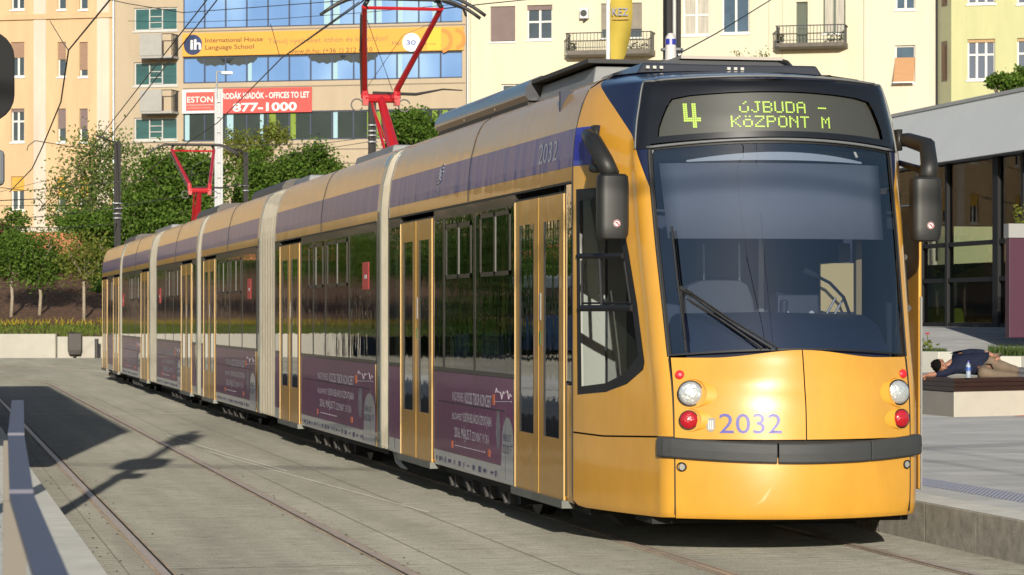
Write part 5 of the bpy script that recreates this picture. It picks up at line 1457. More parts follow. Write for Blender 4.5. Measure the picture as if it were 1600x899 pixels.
# ------------------------------------------------------------------ trees and shrubs
LG = leaf_mat('leaf_green', (.045,.095,.014), (.15,.24,.045), .35)
LD = leaf_mat('leaf_dark', (.022,.055,.014), (.07,.125,.03), .3)
LO = leaf_mat('leaf_olive', (.08,.13,.03), (.21,.28,.08), .4)
LY = leaf_mat('leaf_yellowgreen', (.11,.14,.025), (.24,.26,.06), .4)
LR = leaf_mat('leaf_red', (.09,.025,.03), (.17,.07,.06), .3)
BARK = mat('bark', (.16,.125,.09), .9, var=.4, vscale=12, bump=.01, bscale=25)
BARKP = mat('bark_pale', (.33,.27,.20), .9, var=.3, vscale=12, bump=.01, bscale=25)
def tree(name, label, cat, base, blobs, nclump, nleaf, lsize, lm, bark=None, trunk_r=.09, crspread=.33, group=None, trunk_top=None, flat=1.0, limbs=14, sd=None):
    """blobs: list of (centre, radii) in world coordinates"""
    r = np.random.default_rng(sd if sd is not None else int(abs(base[0]*97 + base[1]*13)) + nleaf)
    base = Vector(base); t = thing(name, label, cat, base, 0, group)
    cl = []
    tot = sum(b[1][0]*b[1][1]*b[1][2] for b in blobs)
    for c, rr in blobs:
        k = max(2, int(nclump * rr[0]*rr[1]*rr[2]/tot))
        for _ in range(k):
            d = r.normal(size=3); d /= np.linalg.norm(d); rad_ = r.uniform(.35, 1.0)**.6
            cl.append((np.array(c) + d*rad_*np.array(rr), rr))
    n = nleaf; idx = r.integers(0, len(cl), n)
    cen = np.array([cl[i][0] for i in idx]); sc = np.array([min(cl[i][1])*crspread for i in idx])
    pos = cen + r.normal(size=(n,3))*sc[:,None]*np.array([1,1,.75*flat])
    d1 = r.normal(size=(n,3)); d1 /= np.linalg.norm(d1, axis=1)[:,None]
    d2 = np.cross(d1, r.normal(size=(n,3))); d2 /= np.linalg.norm(d2, axis=1)[:,None]
    s = lsize*r.uniform(.6, 1.35, n)[:,None]
    a = d1*s; b = d2*s*.62
    V = np.stack([pos-a, pos+b, pos+a, pos-b], 1).reshape(-1,3) - np.array(base)
    me = bpy.data.meshes.new('crown'); me.vertices.add(4*n); me.vertices.foreach_set('co', V.ravel())
    me.loops.add(4*n); me.loops.foreach_set('vertex_index', np.arange(4*n)); me.polygons.add(n)
    me.polygons.foreach_set('loop_start', np.arange(n)*4); me.polygons.foreach_set('loop_total', np.full(n, 4)); me.update(calc_edges=True)
    me.materials.append(lm); o = bpy.data.objects.new('crown', me); COL.objects.link(o); o.parent = t
    tb = MB(); c0 = Vector(blobs[0][0]) - base
    top = Vector((c0.x*.5, c0.y*.5, (trunk_top if trunk_top is not None else c0.z*.75)))
    mid = top*.5 + Vector((r.normal()*.04, r.normal()*.04, 0))
    tb.tube([(0,0,-.15), mid, top], [trunk_r, trunk_r*.85, trunk_r*.7], 8)
    for i in r.choice(len(cl), min(limbs, len(cl)), replace=False):
        e = Vector(cl[i][0]) - base; m_ = top + (e-top)*.5 + Vector((0,0,.08*(e-top).length))
        tb.tube([top - Vector((0,0,.05)), m_, e], [trunk_r*.5, trunk_r*.3, trunk_r*.10], 5)
    tb.build('trunk', bark or BARK, t, smooth=True)
    return t
def blobpx(px, py, d, rpx, rpy, rd=None):
    c = P(px, py, d); k = d/FL; return (tuple(c), (rpx*k, rd if rd else rpx*k, rpy*k))
ORD = ['first','second','third','fourth','fifth','sixth','seventh','eighth','ninth']
# small clipped trees in front of the bank
n_ = 0
for px, cy, rx, ry, d, lm in ((17,400,36,36,111.5,LG),(61,404,40,42,112,LG),(131,400,40,36,111,LG)):
    b_ = blobpx(px, cy, d, rx, ry); base = P(px, 517, d); base.z = terr(base.y)
    tree('clipped_tree', ['young clipped tree at the left edge of the bank with thin pale trunk','bushy clipped tree, second from left on the bank','young clipped tree nearest the tram on the mulch bank'][n_], 'tree', base,
         [b_, (tuple(Vector(b_[0]) + Vector((.1,0,-.25))), (b_[1][0]*.8, b_[1][1]*.8, b_[1][2]*.7))], 60, (2600 if n_ == 2 else 3800), .062, LY if n_ == 2 else lm, BARKP, .075, group='young trees along the bank', limbs=20, trunk_top=1.55); n_ += 1
for i in range(9):
    x = P(17,517,111).x - 2.9*(i+1); y = 109.5
    tree('clipped_tree', ORD[i] + ' young clipped tree on the bank beyond the left edge of the view', 'tree', (x, y, terr(y)), [((x, y, 3.9), (1.0,1.0,.95)), ((x, y, 3.5), (.8,.8,.6))], 50, 2600, .075, LG, BARKP, .075, group='young trees along the bank beyond view', trunk_top=1.6, limbs=10)
# dark hedge row at the top of the bank
for j, (px, py, rx, ry, d) in enumerate(((-15,445,35,35,124),(30,440,34,34,125),(82,432,30,36,126),(150,428,14,30,124),(165,440,14,28,120))):
    b_ = blobpx(px, py, d, rx, ry); base = Vector(b_[0]); base.z = terr(base.y)
    tree('shrub', ['dense dark shrub at the left edge, behind the young trees','dark shrub filling the gap between the two left trees','tall dark shrub behind the bushy clipped tree','slim shrub beside the white railing','dark slim shrub next to the tail of the tram'][j], 'shrub', base, [b_], 60, 4500, .085, LD, group='shrubs on top of the bank', crspread=.4)
for j in range(3):
    x = -12 - j*11; tree('roadside_tree', ORD[j] + ' dark roadside tree past the left end of the pale wall', 'tree', (x, 103, 0), [((x,103,3.6),(1.9,1.6,2.2)),((x+.5,103,1.6),(1.8,1.4,1.2))], 60, 4200, .12, LD, group='roadside trees beyond view')
for j in range(6):
    x = -8 - j*4.2; tree('shrub', ORD[j] + ' dense shrub on the bank top beyond the left edge of the view', 'shrub', (x, 126, terr(126)), [((x,126,4.9),(2.2,1.5,1.7))], 50, 3500, .12, LD, group='shrubs beyond view')
# large trees in front of the houses
tr = [
 ('sparse_tree','airy olive-green tree in front of the peach house and office block','tree', 128, [(120,300,42,55),(150,255,45,45),(175,300,45,60),(200,250,25,30),(130,345,60,30)], LO, 9000, .075, .5, 7),
 ('slim_tree','slim leafy tree in front of the peach house at far left','tree', 127, [(22,352,20,22),(25,385,30,20),(16,330,9,12)], LG, 2600, .075, .42, 6),
 ('leafy_tree','dense green tree behind the second pantograph','tree', 118, [(262,300,62,55),(310,280,45,45),(230,340,45,42),(300,350,60,40),(275,262,50,25)], LG, 26000, .078, .36, 30),
 ('leafy_tree','broad green tree above the middle of the tram roof','tree', 122, [(430,270,48,38),(490,265,45,35),(400,300,40,30),(520,275,25,28)], LG, 15000, .08, .38, 20),
 ('airy_tree','yellow-green tree rising beside the light grey lamp post','tree', 130, [(385,235,38,22),(430,212,30,18),(360,215,18,14),(400,262,40,20)], LY, 4200, .075, .5, 8),
 ('leafy_tree','dark green tree behind the first pantograph arm','tree', 112, [(650,205,42,30),(640,188,25,14),(690,215,30,25),(630,225,25,20)], LG, 11000, .08, .36, 20),
 ('shrub','reddish shrub at the foot of the peach house, far left','shrub', 130, [(4,365,12,16)], LR, 1200, .08, .4, 40),
 ('low_tree','low green tree between clipped trees and dark pole','tree', 122, [(140,345,50,22),(170,365,40,25),(200,372,35,22)], LG, 7000, .08, .42, 10),
 ('shrub','round green shrub on the station roof terrace','shrub', 118, [(1570,128,26,12),(1598,118,12,18)], LG, 3200, .085, .4, 20),
]
for nm, lab, cat_, d, bl, lm, nl, ls, sp, lb in tr:
    bb = [blobpx(px, py, d + random.uniform(-1,1), rx, ry) for (px, py, rx, ry) in bl]
    c = Vector(bb[0][0]); zb = terr(c.y) if c.x < 30 else 5
    base = Vector((sum(b[0][0] for b in bb)/len(bb), sum(b[0][1] for b in bb)/len(bb), zb))
    tree(nm, lab, cat_, base, bb, 26*len(bb), nl, ls, lm, BARK, .13, crspread=sp*.8, limbs=lb)
# bare twigs against the yellow house
b = MB(); o0 = P(1185, 118, 100)
q = random.Random(4)
lv = MB()
for i in range(26):
    e = P(1185 + q.uniform(-42, 22), 104 - q.uniform(0, 24), 100); m_ = (o0+e)/2 + Vector((0,0,q.uniform(0,.1))); b.tube([o0-o0, m_-o0, e-o0], [.02,.012,.006], 4)
    for k in range(5):
        p_ = e - o0 + Vector([q.gauss(0,.07) for _ in range(3)]); n = Vector([q.gauss(0,1) for _ in range(3)]).normalized()*.05; w = n.orthogonal().normalized()*.035; lv.add([p_+n, p_+w, p_-n, p_-w], [(0,1,2,3)])
b.tube([Vector((0,0,0)), Vector((0,0,-(o0.z - 1.3)))], [.04,.08], 6)
tw = thing('young_tree', 'sparse young treetop peeking above the front of the tram roof', 'tree', o0)
b.build('trunk', BARK, tw); lv.build('crown', LO, tw, fix=False)
# white railing on top of the bank
wr = thing('railing', 'short white railing between two trees on top of the bank', 'railing', (0,0,0)); b = MB()
for px in (101, 104.5, 108, 111.5, 115, 118.5): a = P(px, 407, 127); c = P(px, 447, 127); b.tube([a, c], .035, 6)
b.tube([P(99,409,127), P(120,409,127)], .05, 6); b.tube([P(99,425,127), P(120,425,127)], .035, 6); b.build('bars', m_white(), wr)
MB().tube([P(100,400,127), P(100,446,127)], .09, 8).build('post', m_white(), wr)
MB().obox(P(112,436,127.6), (.32,0,0), (0,.05,0), (0,0,.30)).build('panel', m_white(), wr)

# ------------------------------------------------------------------ street furniture
PD = mat('pole_dark', (.016,.014,.013), .7, var=.2); PLG = mat('pole_galvanised', (.34,.35,.36), .5, metal=.3, var=.1)
def hpole(label, px, d, wpx, ytop, ground=0.0, m=PD, bands=(), name='catenary_pole', arm=None, pxtop=None):
    b0 = P(px, 492, d); b0.z = ground; k = d/FL; w = wpx*k/2; zt = EYE - (ytop-492)*k
    t = thing(name, label, 'pole', b0)
    b = MB()
    h = zt - ground
    b.box(-w, -w*.45, -w, w, 0, h); b.box(w*.45, w, -w, w, 0, h); b.box(-w*.45, w*.45, -w*.18, w*.18, 0, h)
    b.build('shaft', m, t)
    MB().box(-w*1.4,w*1.4,-w*1.4,w*1.4,0,.04).build('base_plate', m, t)
    if bands:
        for py in bands:
            z = EYE - (py-492)*k - ground; r = MB(); r.tube([(0,0,z-.02),(0,0,z+.02)], w*1.55, 10); r.build('clamp_band', PLG, t)
    return t, k, w, h
t, k, w, h = hpole('dark catenary pole rising behind the tail of the tram, with a lamp arm', 183.5, 95, 10, 221, bands=(318,326,334,341))
b = MB(); b.tube([(0,0,h-.05),(-.25,0,h+.02),(-.5,-.1,h+.10)], .03, 6); b.obox((-.58,-.12,h+.13),(.16,0,-.04),(0,.06,0),(.0,0,.03)); b.build('lamp_arm', PD, t)
t, k, w, h = hpole('black double-flanged pole behind the roof of the cab', 1050, 45, 23, -80, ground=PZ, bands=(78,96)); 
b = MB(); q = random.Random(2)
for i in range(14): z = EYE - (78 + i*1.3 - 492)*k - PZ; b.tube([(q.uniform(-w,w), -w*1.2, z), (q.uniform(-w,w)*1.2, -w*1.5, z+q.uniform(-.05,.1))], .014, 5)
b.build('insulators', m_chrome(), t)
MB().tube([(w*.1, -w*.9, 0), (w*.1,-w*.9, h)], .03, 8).build('conduit', m_lgrey(), t)
hpole('dark pole standing behind the first pantograph', 581.5, 90, 11, 150, bands=(196,205,212,222))
t, k, w, h = hpole('dark pole with curved arm among the trees above the roof', 384, 108, 7, 238, ground=0, bands=(290,298))
b = MB(); b.tube([(0,0,h-.1),(-.2,0,h+.06),(-.5,0,h+.10),(-.75,0,h+.22)], .05, 6); b.build('arm', PD, t)
# light grey lattice lamp post
b0 = P(341.5, 492, 84); b0.z = 0; k = 84/FL; lp = thing('lamp_post', 'light grey lamp post in front of the white and red signs', 'lamp post', b0)
zt = EYE + (492-139)*k; w = 4.6*k
b = MB()
for sx in (-1, 1): b.box(sx*w-.03, sx*w+.03, -w, -w+.05, 0, zt); b.box(sx*w-.03, sx*w+.03, w-.05, w, 0, zt)
z = 0.3
while z < zt: b.box(-w+.03, w-.03, -w+.005, -w+.04, z, z+.05); z += .45
b.box(-w*.95, w*.95, -w*.2, w*.2, 0, zt); b.build('mast', PLG, lp)
z2 = EYE + (492-112)*k; b = MB(); b.tube([(-w*.6,0,zt-.3),(-w*.6,0,z2)], .03, 8); b.tube([(-w*.6,0,z2),(w*2.0,0,z2-.02)], .02, 8); b.build('mast_top', PLG, lp)
b = MB(); b.obox((w*2.8, 0, z2-.04), (.17,0,0), (0,.10,0), (0,0,.045)); b.build('lamp_head', m_white(), lp, bevel=.02)
# flag
fb = P(950, 492, 60); fb.z = 1.34; fg = thing('banner_flag', 'yellow feather flag on a white pole behind the cab roof', 'flag', fb); k = 60/FL
MB().tube([(0,0,0),(0,0,9.2)], [.05,.04], 10).build('pole', m_white(), fg)
b = MB(); pts = []
for i in range(13):
    py = -60 + 172*i/12; w_ = 30*math.sin(max(0, min(1, (118-py)/60))*math.pi/2)**.8; w_ = 34 if py < 60 else w_*1.05; z = EYE + (492-py)*k - 1.34
    pts += [(.05, .02*math.sin(i), z), (.05 + w_*k, .10*math.sin(i*.9), z)]
pts[-1] = (.05 + 14*k, 0, pts[-1][2])
b.add(pts, [(2*i, 2*i+1, 2*i+3, 2*i+2) for i in range(12)]); o = b.build('flag', leaf_mat('flag_yellow', (.60,.46,.09), (.60,.46,.09), .25), fg, smooth=True, fix=False); o.modifiers.new('s','SOLIDIFY').thickness = .006
text('KEZ', 'lettering', lambda a, c: Vector((.06 + a, -.12, EYE + (492-25)*k - 1.34 + c)), mat('flag_text', (.25,.25,.30), .6), fg, width=26*k, height=12*k, bold=.01)
MB().box(.07,.07+26*k,-.122,-.118,EYE+(492-30.5)*k-1.34,EYE+(492-29)*k-1.34).build('small_print', mat('flag_text2', (.45,.25,.10), .6), fg)
# wires
WM = mat('wire', (.03,.028,.025), .5, metal=.3)
def wire(label, pts, r=.010, group='overhead wires', name='overhead_wire', sag=0):
    w_ = [P(*p_) if len(p_) == 3 else Vector(p_[:3]) for p_ in pts]; c = w_[0].copy()
    out = []
    for i in range(len(w_)-1):
        for j in range(8):
            f = j/8; q = w_[i]*(1-f) + w_[i+1]*f; q.z -= sag*4*f*(1-f); out.append(q - c)
    out.append(w_[-1]-c)
    o = MB().tube(out, r, 5).build(name, WM); o.location = c; tag(o, label, 'wire', group); return o
wire('contact wire running over both pantographs', [(1400,-900,13),(567,2,33.8),(440,91,44.0),(340,192,54),(268,240,61),(183,305,78)], .010)
wire('messenger wire from the first pantograph to the small insulator', [(561,3,33.8),(438,92,45),(425,45,45),(422,37,45)], .006)
for i, (dx, dz) in enumerate(((0,0),(13,4))):
    wire(['upper of two parallel wires above the empty track','lower of two parallel wires above the empty track'][i], [(520+dx,-262,20),(324+dx,-1+dz,33.9),(183+dx,180+dz,49.5),(120+dx*.6,262+dz,62),(60+dx*.3,330,80)], .009)
wire('bent thick wire hanging in front of the peach house', [(176,-5,30),(107,79,36),(95,160,40),(66,230,46),(50,264,50),(15,300,60)], .011)
wire('short stay from the peach facade to the bent wire', [(78,33,60),(98,66,45),(107,79,36)], .008)
wire('span wire crossing the top left corner', [(150,-5,60),(200,6,60),(286,20,60),(382,13,60),(567,-1,60),(750,-10,60)], .009)
wire('thin span wire under the top ribbon windows', [(200,33,60),(300,35,60),(430,30,58),(567,20,56),(700,8,56)], .006)
wire('span wire from the dark pole past the pantograph', [(42,236,70),(44,228,70),(55,220,70),(115,230,80),(183,226,95),(240,223,95),(330,228,90),(500,225,90),(576,215,90)], .011)
wire('wire across the middle of the peach house', [(-10,292,80),(40,298,80),(80,295,80),(183,285,90),(330,270,90),(460,240,90),(576,222,90)], .010)
wire('wire below the yellow blinds', [(-10,314,80),(61,311,80),(68,320,80),(62,330,80)], .014)
wire('lower wire across the peach house', [(-10,322,85),(183,320,95),(340,300,95)], .008)
wire('wire with a sag above the terracotta plinth', [(-10,346,85),(80,337,85),(183,325,95),(345,296,95)], .012)
wire('wire along the terracotta plinth', [(-10,355,85),(100,356,85),(183,350,95)], .010)
wire('wire at the shoulder of the dark pole', [(50,264,50),(70,240,60),(110,214,70),(183,180,80)], .006) if False else None
wire('stay wire from the black pole up to the right', [(1061,84,45),(1120,52,50),(1240,-22,60)], .012)
wire('wire at the top of the yellow house', [(690,14,45),(760,6,50),(900,-8,60)], .010)
wire('short wire fork beside the first pantograph', [(690,2,34),(724,14,36),(728,25,37)], .016)
wire('pale thin wire at the left, above the clipped trees', [(0,300,70),(60,285,75),(183,262,90)], .006)
wire('contact wire above the near part of the tram track', [(5.6,-40,5.6,0),(5.6,10,5.6,0),(4.4,12.5,5.7,0)], .02)
wire('carrying cable above the near part of the tram track', [(5.9,-40,6.6,0),(5.7,12,6.5,0)], .02)
wire('span cable across both tracks behind the viewer', [(-6,3,7.4,0),(2.2,3,6.4,0),(5.8,3,6.3,0),(12,3,7.0,0)], .03)
cp = thing('catenary_pole', 'catenary pole on the right platform behind the viewer', 'pole', (12, 2, PZ)); MB().tube([(0,0,0),(0,0,8.5)], [.16,.12], 12).build('shaft', PD, cp)
# railing on the left platform
RM = mat('railing_paint', (.10,.10,.145), .5, var=.06)
rl = thing('railing', 'flat-bar steel railing in the lower left corner', 'railing', (0,0,0))
pr = [(.352,10.45,1.300),(.25,7.55,1.292),(.182,5.21,1.285),(.160,3.4,1.278),(.15,1.2,1.27)]
for i in range(4):
    a = Vector(pr[i]); c = Vector(pr[i+1]); a.z = c.z = 1.302 - .007*i; d_ = (c-a).normalized(); nr = Vector((-d_.y, d_.x, 0))*.0215
    c2 = c - d_*.004
    MB().obox((a+c2)/2, (c2-a)/2, nr, (0,0,.006)).build('top_rail', RM, rl)
    MB().obox((a+c2)/2 + Vector((0,0,-.50)), (c2-a)/2, nr*.3, (0,0,.012)).build('mid_rail', RM, rl)
    MB().obox((a+c2)/2 + Vector((0,0,-.86)), (c2-a)/2, nr*.3, (0,0,.012)).build('mid_rail', RM, rl)
    MB().box(c.x-.021-.012, c.x+.021-.012, c.y-.01, c.y+.002, PZ, 1.288-.007*i).build('post', mat('post_sunlit', (.17,.15,.12), .6), rl)  # sunlit tan of the post faces put into their colour
MB().box(pr[0][0]-.021, pr[0][0]+.021, pr[0][1]-.012, pr[0][1], PZ, 1.296).build('post', RM, rl)
# signal beside the left platform
sgp = Vector((.32, 18.3, PZ)); sg = thing('tram_signal', 'black tram signal whose rounded head enters at the left edge', 'signal', sgp)
MB().tube([(0,.10,0),(0,.10,5.0)], .07, 12).build('post', PD, sg)
def rr(w, h, r, n=6):
    pts = []
    for (cx, cz, a0) in ((w-r,h-r,0),(-w+r,h-r,90),(-w+r,-h+r,180),(w-r,-h+r,270)):
        for i in range(n+1): a = rad(a0 + 90*i/n); pts.append((cx + r*math.cos(a), cz + r*math.sin(a)))
    return pts
def head(z, w, h, r):
    pts = rr(w, h, r); return MB().prism(pts, lambda a, c: (a, -.04, z+c), lambda a, c: (a, .04, z+c)).build('head', mat('signal_black', (.010,.010,.010), .85), sg, bevel=.008)
kz = lambda py: EYE - (py-492)*17.97/FL - PZ
edge_x = P(23, 300, 17.97).x - sgp.x
hd = head((kz(48)+kz(190))/2, edge_x, (kz(48)-kz(190))/2, .17)
MB().disc((0,-.041,(kz(48)+kz(190))/2), (0,-1,0), .11, .02, 20).build('lens', m_dark(), hd)
head(4.35, .20, .38, .10)
MB().box(-.10, P(8,260,17.9).x - sgp.x, -.05, .06, kz(290), kz(234)).build('control_box', mat('box_grey', (.16,.17,.18), .5), sg, bevel=.03)
# platform shelter left of the view (throws the broad shadow)
sh_ = thing('platform_shelter', 'long flat-roofed platform shelter beside the empty track', 'shelter', (0,0,0))
tn = math.tan(SUN_EL); H = 4.1; D = H/tn; dxs = SUN_DX*D
ys0, ys1 = 39.6 - D, 65 - D; xe = 2.91 - dxs
MB().box(-3.2, xe, ys0, ys1, H-.16, H).build('roof', m_lgrey(), sh_)
MB().box(-2.9, xe-.02, ys0+.02, ys0+.10, H-2.3, H-.17).build('end_panel', m_bump(), sh_)
for y in (ys0+1.2, (ys0+ys1)/2, ys1-1.2): MB().tube([(-2.4,y,PZ),(-2.4,y,H-.16)], .08, 10).build('column', PD, sh_)
# bin and post by the wall
bp_ = P(116.5, 555, 105.5); bp_.z = 0; bi = thing('litter_bin', 'dark brown litter bin in front of the pale wall', 'bin', bp_)
k = 105.5/FL; b = MB(); b.add([(-.21,-.17,.12),(.21,-.17,.12),(.21,.17,.12),(-.21,.17,.12),(-.25,-.2,.30),(.25,-.2,.30),(.25,.2,.30),(-.25,.2,.30),(-.25,-.2,.92),(.25,-.2,.92),(.25,.2,.92),(-.25,.2,.92)],
  [(0,3,2,1),(0,1,5,4),(1,2,6,5),(2,3,7,6),(3,0,4,7),(4,5,9,8),(5,6,10,9),(6,7,11,10),(7,4,8,11),(8,9,10,11)]); b.build('body', mat('bin_brown', (.055,.045,.038), .6), bi, bevel=.02)
MB().tube([(0,0,0),(0,0,.14)], .06, 8).build('foot', m_dark(), bi); MB().box(-.27,.27,-.22,.22,.925,.955).build('lid', m_dark(), bi)
b = MB().tube([(0,0,0),(0,0,.72)], .075, 10).build('bollard', mat('bollard_dark', (.05,.045,.042), .5)); b.location = (P(151,555,105).x, P(151,555,105).y, 0); tag(b, 'slim dark bollard between the litter bin and the tram', 'bollard')
# ------------------------------------------------------------------ bench with planter, sleeping man
C0 = Vector((13.26, 34.9)); SEAT = .79
poly = [(13.26,34.9),(16.9,36.3),(16.9,38.4),(13.20,38.4)]
bn_ = thing('bench', 'low stone bench with dark wooden top where a man sleeps', 'bench', (13.26,34.9,PZ))
loc = lambda x, y, z: (x-13.26, y-34.9, z-PZ)
MB().prism(poly, lambda a, c: loc(a, c, PZ-.05), lambda a, c: loc(a, c, .61)).build('base', mat('bench_stone', (.50,.455,.38), .8, var=.08, vscale=3), bn_, bevel=.01)
WD = mat('bench_wood', (.036,.015,.010), .35, var=.5, vscale=5, stretch=(.5,.5,14), coat=.3)
cx_, cy_ = 14.9, 36.4
for i in range(3):
    z0 = .615 + i*.059; MB().prism([(cx_ + (a-cx_)*1.008, cy_ + (c-cy_)*1.02) for a, c in poly], lambda a, c: loc(a, c, z0), lambda a, c: loc(a, c, z0+.056)).build('slat', WD, bn_, bevel=.004)
# planter behind
pl = thing('planter', 'low cream planter wall behind the sleeping man', 'planter', (13,40.5,PZ))
g0 = .28
for (p0, p1, yt) in ((1425,1478,549),(1478,1600,556),(1600,1660,560)):
    a = P(p0, yt, 41.5); c = P(p1, yt, 41.0); d_ = (c-a); d_.z = 0; nr = Vector((-d_.y, d_.x, 0)).normalized()*.16; zt = a.z; mid_ = (a+c)/2; mid_.z = (g0+zt)/2
    MB().obox(mid_ - Vector((13,40.5,PZ)), d_/2, nr, (0,0,(zt-g0)/2)).build('planter_wall', mat('planter_cream', (.56,.54,.47), .8, var=.06), pl, bevel=.01)
vs = []; fs = []
for i in range(2600):
    px = rng.uniform(1432, 1610); q = P(px, 0, rng.uniform(41.4, 43)); z = P(px, 550 if px < 1478 else 556, 41.3).z - .02; h_ = rng.uniform(.05,.20) if px > 1545 else rng.uniform(.02,.08)
    a = rng.uniform(0,3.1); k_ = len(vs); vs += [(q.x-.012*math.cos(a), q.y-.012*math.sin(a), z), (q.x+.012*math.cos(a), q.y+.012*math.sin(a), z), (q.x+rng.normal()*.03, q.y, z+h_)]; fs.append((k_,k_+1,k_+2))
o = link_mesh('ground_cover', vs, fs, leaf_mat('cover', (.04,.07,.02), (.12,.16,.05), .3)); o['kind'] = 'stuff'; o['label'] = 'low green planting behind the bench'
# rose
rp = P(1449, 548, 41.8); ro = thing('rose', 'single red rose growing beside the right headlamp of the tram', 'flower', rp)
b = MB(); b.tube([(0,0,-.05),(.01,0,.12),(.0,0,.235)], .006, 5); b.build('stem', LG, ro)
b = MB(); q = random.Random(8)
for i in range(24):
    c = Vector((q.gauss(0,.045), q.gauss(0,.03), q.uniform(.03,.16))); n = Vector([q.gauss(0,1) for _ in range(3)]).normalized()*.04; w = n.orthogonal().normalized()*.028; b.add([c+n,c+w,c-n,c-w], [(0,1,2,3)])
b.build('leaves', LY, ro, fix=False)
b = MB()
for i in range(9): t_ = i*.7; c = Vector((.02*math.cos(t_), .02*math.sin(t_), .25)); b.add([c + Vector((.018*math.cos(t_+.8), .018*math.sin(t_+.8), .012)), c + Vector((0,0,-.018)), c + Vector((.018*math.cos(t_-.8), .018*math.sin(t_-.8), .012)), c + Vector((0,0,.018))], [(0,1,2,3)])
b.build('blossom', mat('rose_red', (.55,.01,.02), .6), ro, fix=False)
# red soil patch
struct(MB().add([(14.1,34.95,PZ+.004),(15.2,34.75,PZ+.004),(17.5,35.2,PZ+.004),(17.5,36.45,PZ+.004),(14.3,35.22,PZ+.004)], [(0,1,2,3,4)]).build('red_soil', mat('red_soil', (.30,.10,.06), .95, diff_rough=1.0, var=.3, vscale=8), fix=False))
# purple kiosk wall with planting on top
pk = thing('purple_planter', 'tall purple planter box with grey rim near the right edge', 'planter', P(1577, 516, 55)); k = 55/FL
MB().box(0, 2.2, 0, .22, -.15, 1.80).build('box', mat('purple_panel', (.055,.008,.030), .45, var=.12, vscale=2), pk, bevel=.01)
MB().box(-.02, 2.22, -.02, .24, 1.805, 2.08).build('rim', mat('rim_grey', (.30,.30,.29), .6), pk)
vs = []; fs = []
for i in range(500):
    a = Vector((rng.uniform(.15,2), rng.uniform(.02,.2), 2.0 + rng.uniform(0,.45))); n = Vector(rng.normal(size=3)).normalized()*.05; w = n.orthogonal().normalized()*.03; k_ = len(vs); vs += [a+n,a+w,a-n,a-w]; fs.append((k_,k_+1,k_+2,k_+3))
link_mesh('foliage', vs, fs, LY, pk)

# ---- sleeping man
def skin(name, verts, edges, radii, root, m, parent=None, sub=2):
    me = bpy.data.meshes.new(name); me.from_pydata([tuple(v) for v in verts], edges, []); o = bpy.data.objects.new(name, me); COL.objects.link(o)
    if parent: o.parent = parent
    sk = o.modifiers.new('skin', 'SKIN'); sk.use_smooth_shade = True
    for i, r_ in enumerate(radii):
        r_ = r_ if hasattr(r_, '__len__') else (r_, r_); me.skin_vertices[0].data[i].radius = r_
    me.skin_vertices[0].data[root].use_root = True
    sd = o.modifiers.new('sub', 'SUBSURF'); sd.levels = sub; sd.render_levels = sub
    me.materials.append(m); return o
DM = 38.0
def Q(px, py, dd=0.0): v = P(px, py, DM+dd); return v
mo = Q(1520, 590); SK = mat('skin', (.36,.17,.11), .55); JK = mat('jacket_navy', (.012,.016,.036), .85, spec=.2, var=.3, vscale=9, bump=.03, bscale=9); TR = mat('trousers_khaki', (.17,.125,.085), .85, var=.2, vscale=8, bump=.01, bscale=14); HR = mat('hair_dark', (.006,.005,.004), .9, spec=.1, bump=.02, bscale=40)
man = thing('person', 'man asleep on his side on the wooden bench, navy jacket and khaki trousers', 'person', mo)
L = lambda px, py, dd=0.0: Q(px, py, dd) - mo
# body (skin coloured core: neck, head, arms, legs as one mesh)
vv = [L(1543,570,.0), L(1525,567,.02), L(1503,566,.05), L(1488,569,.02), L(1480,573,-.04), L(1472,576,-.10),
      L(1492,576,-.12), L(1472,584,-.16), L(1452,586,-.12), L(1446,587,-.10),
      L(1497,556,.08), L(1520,552,-.02), L(1543,552,-.08), L(1553,557,-.12),
      L(1546,566,.0), L(1560,572,-.16), L(1578,577,-.12), L(1593,579,-.05),
      L(1541,579,-.06), L(1533,584,-.30), L(1562,587,-.22), L(1593,588,-.10)]
ee = [(0,1),(1,2),(2,3),(3,4),(4,5),(3,6),(6,7),(7,8),(8,9),(2,10),(10,11),(11,12),(12,13),(0,14),(14,15),(15,16),(16,17),(0,18),(18,19),(19,20),(20,21)]
rr_ = [.125,.12,.13,.09,.055,.06, .055,.045,.032,.028, .06,.048,.034,.03, .09,.075,.055,.04, .09,.07,.055,.04]
skin('body', vv, ee, rr_, 0, SK, man)
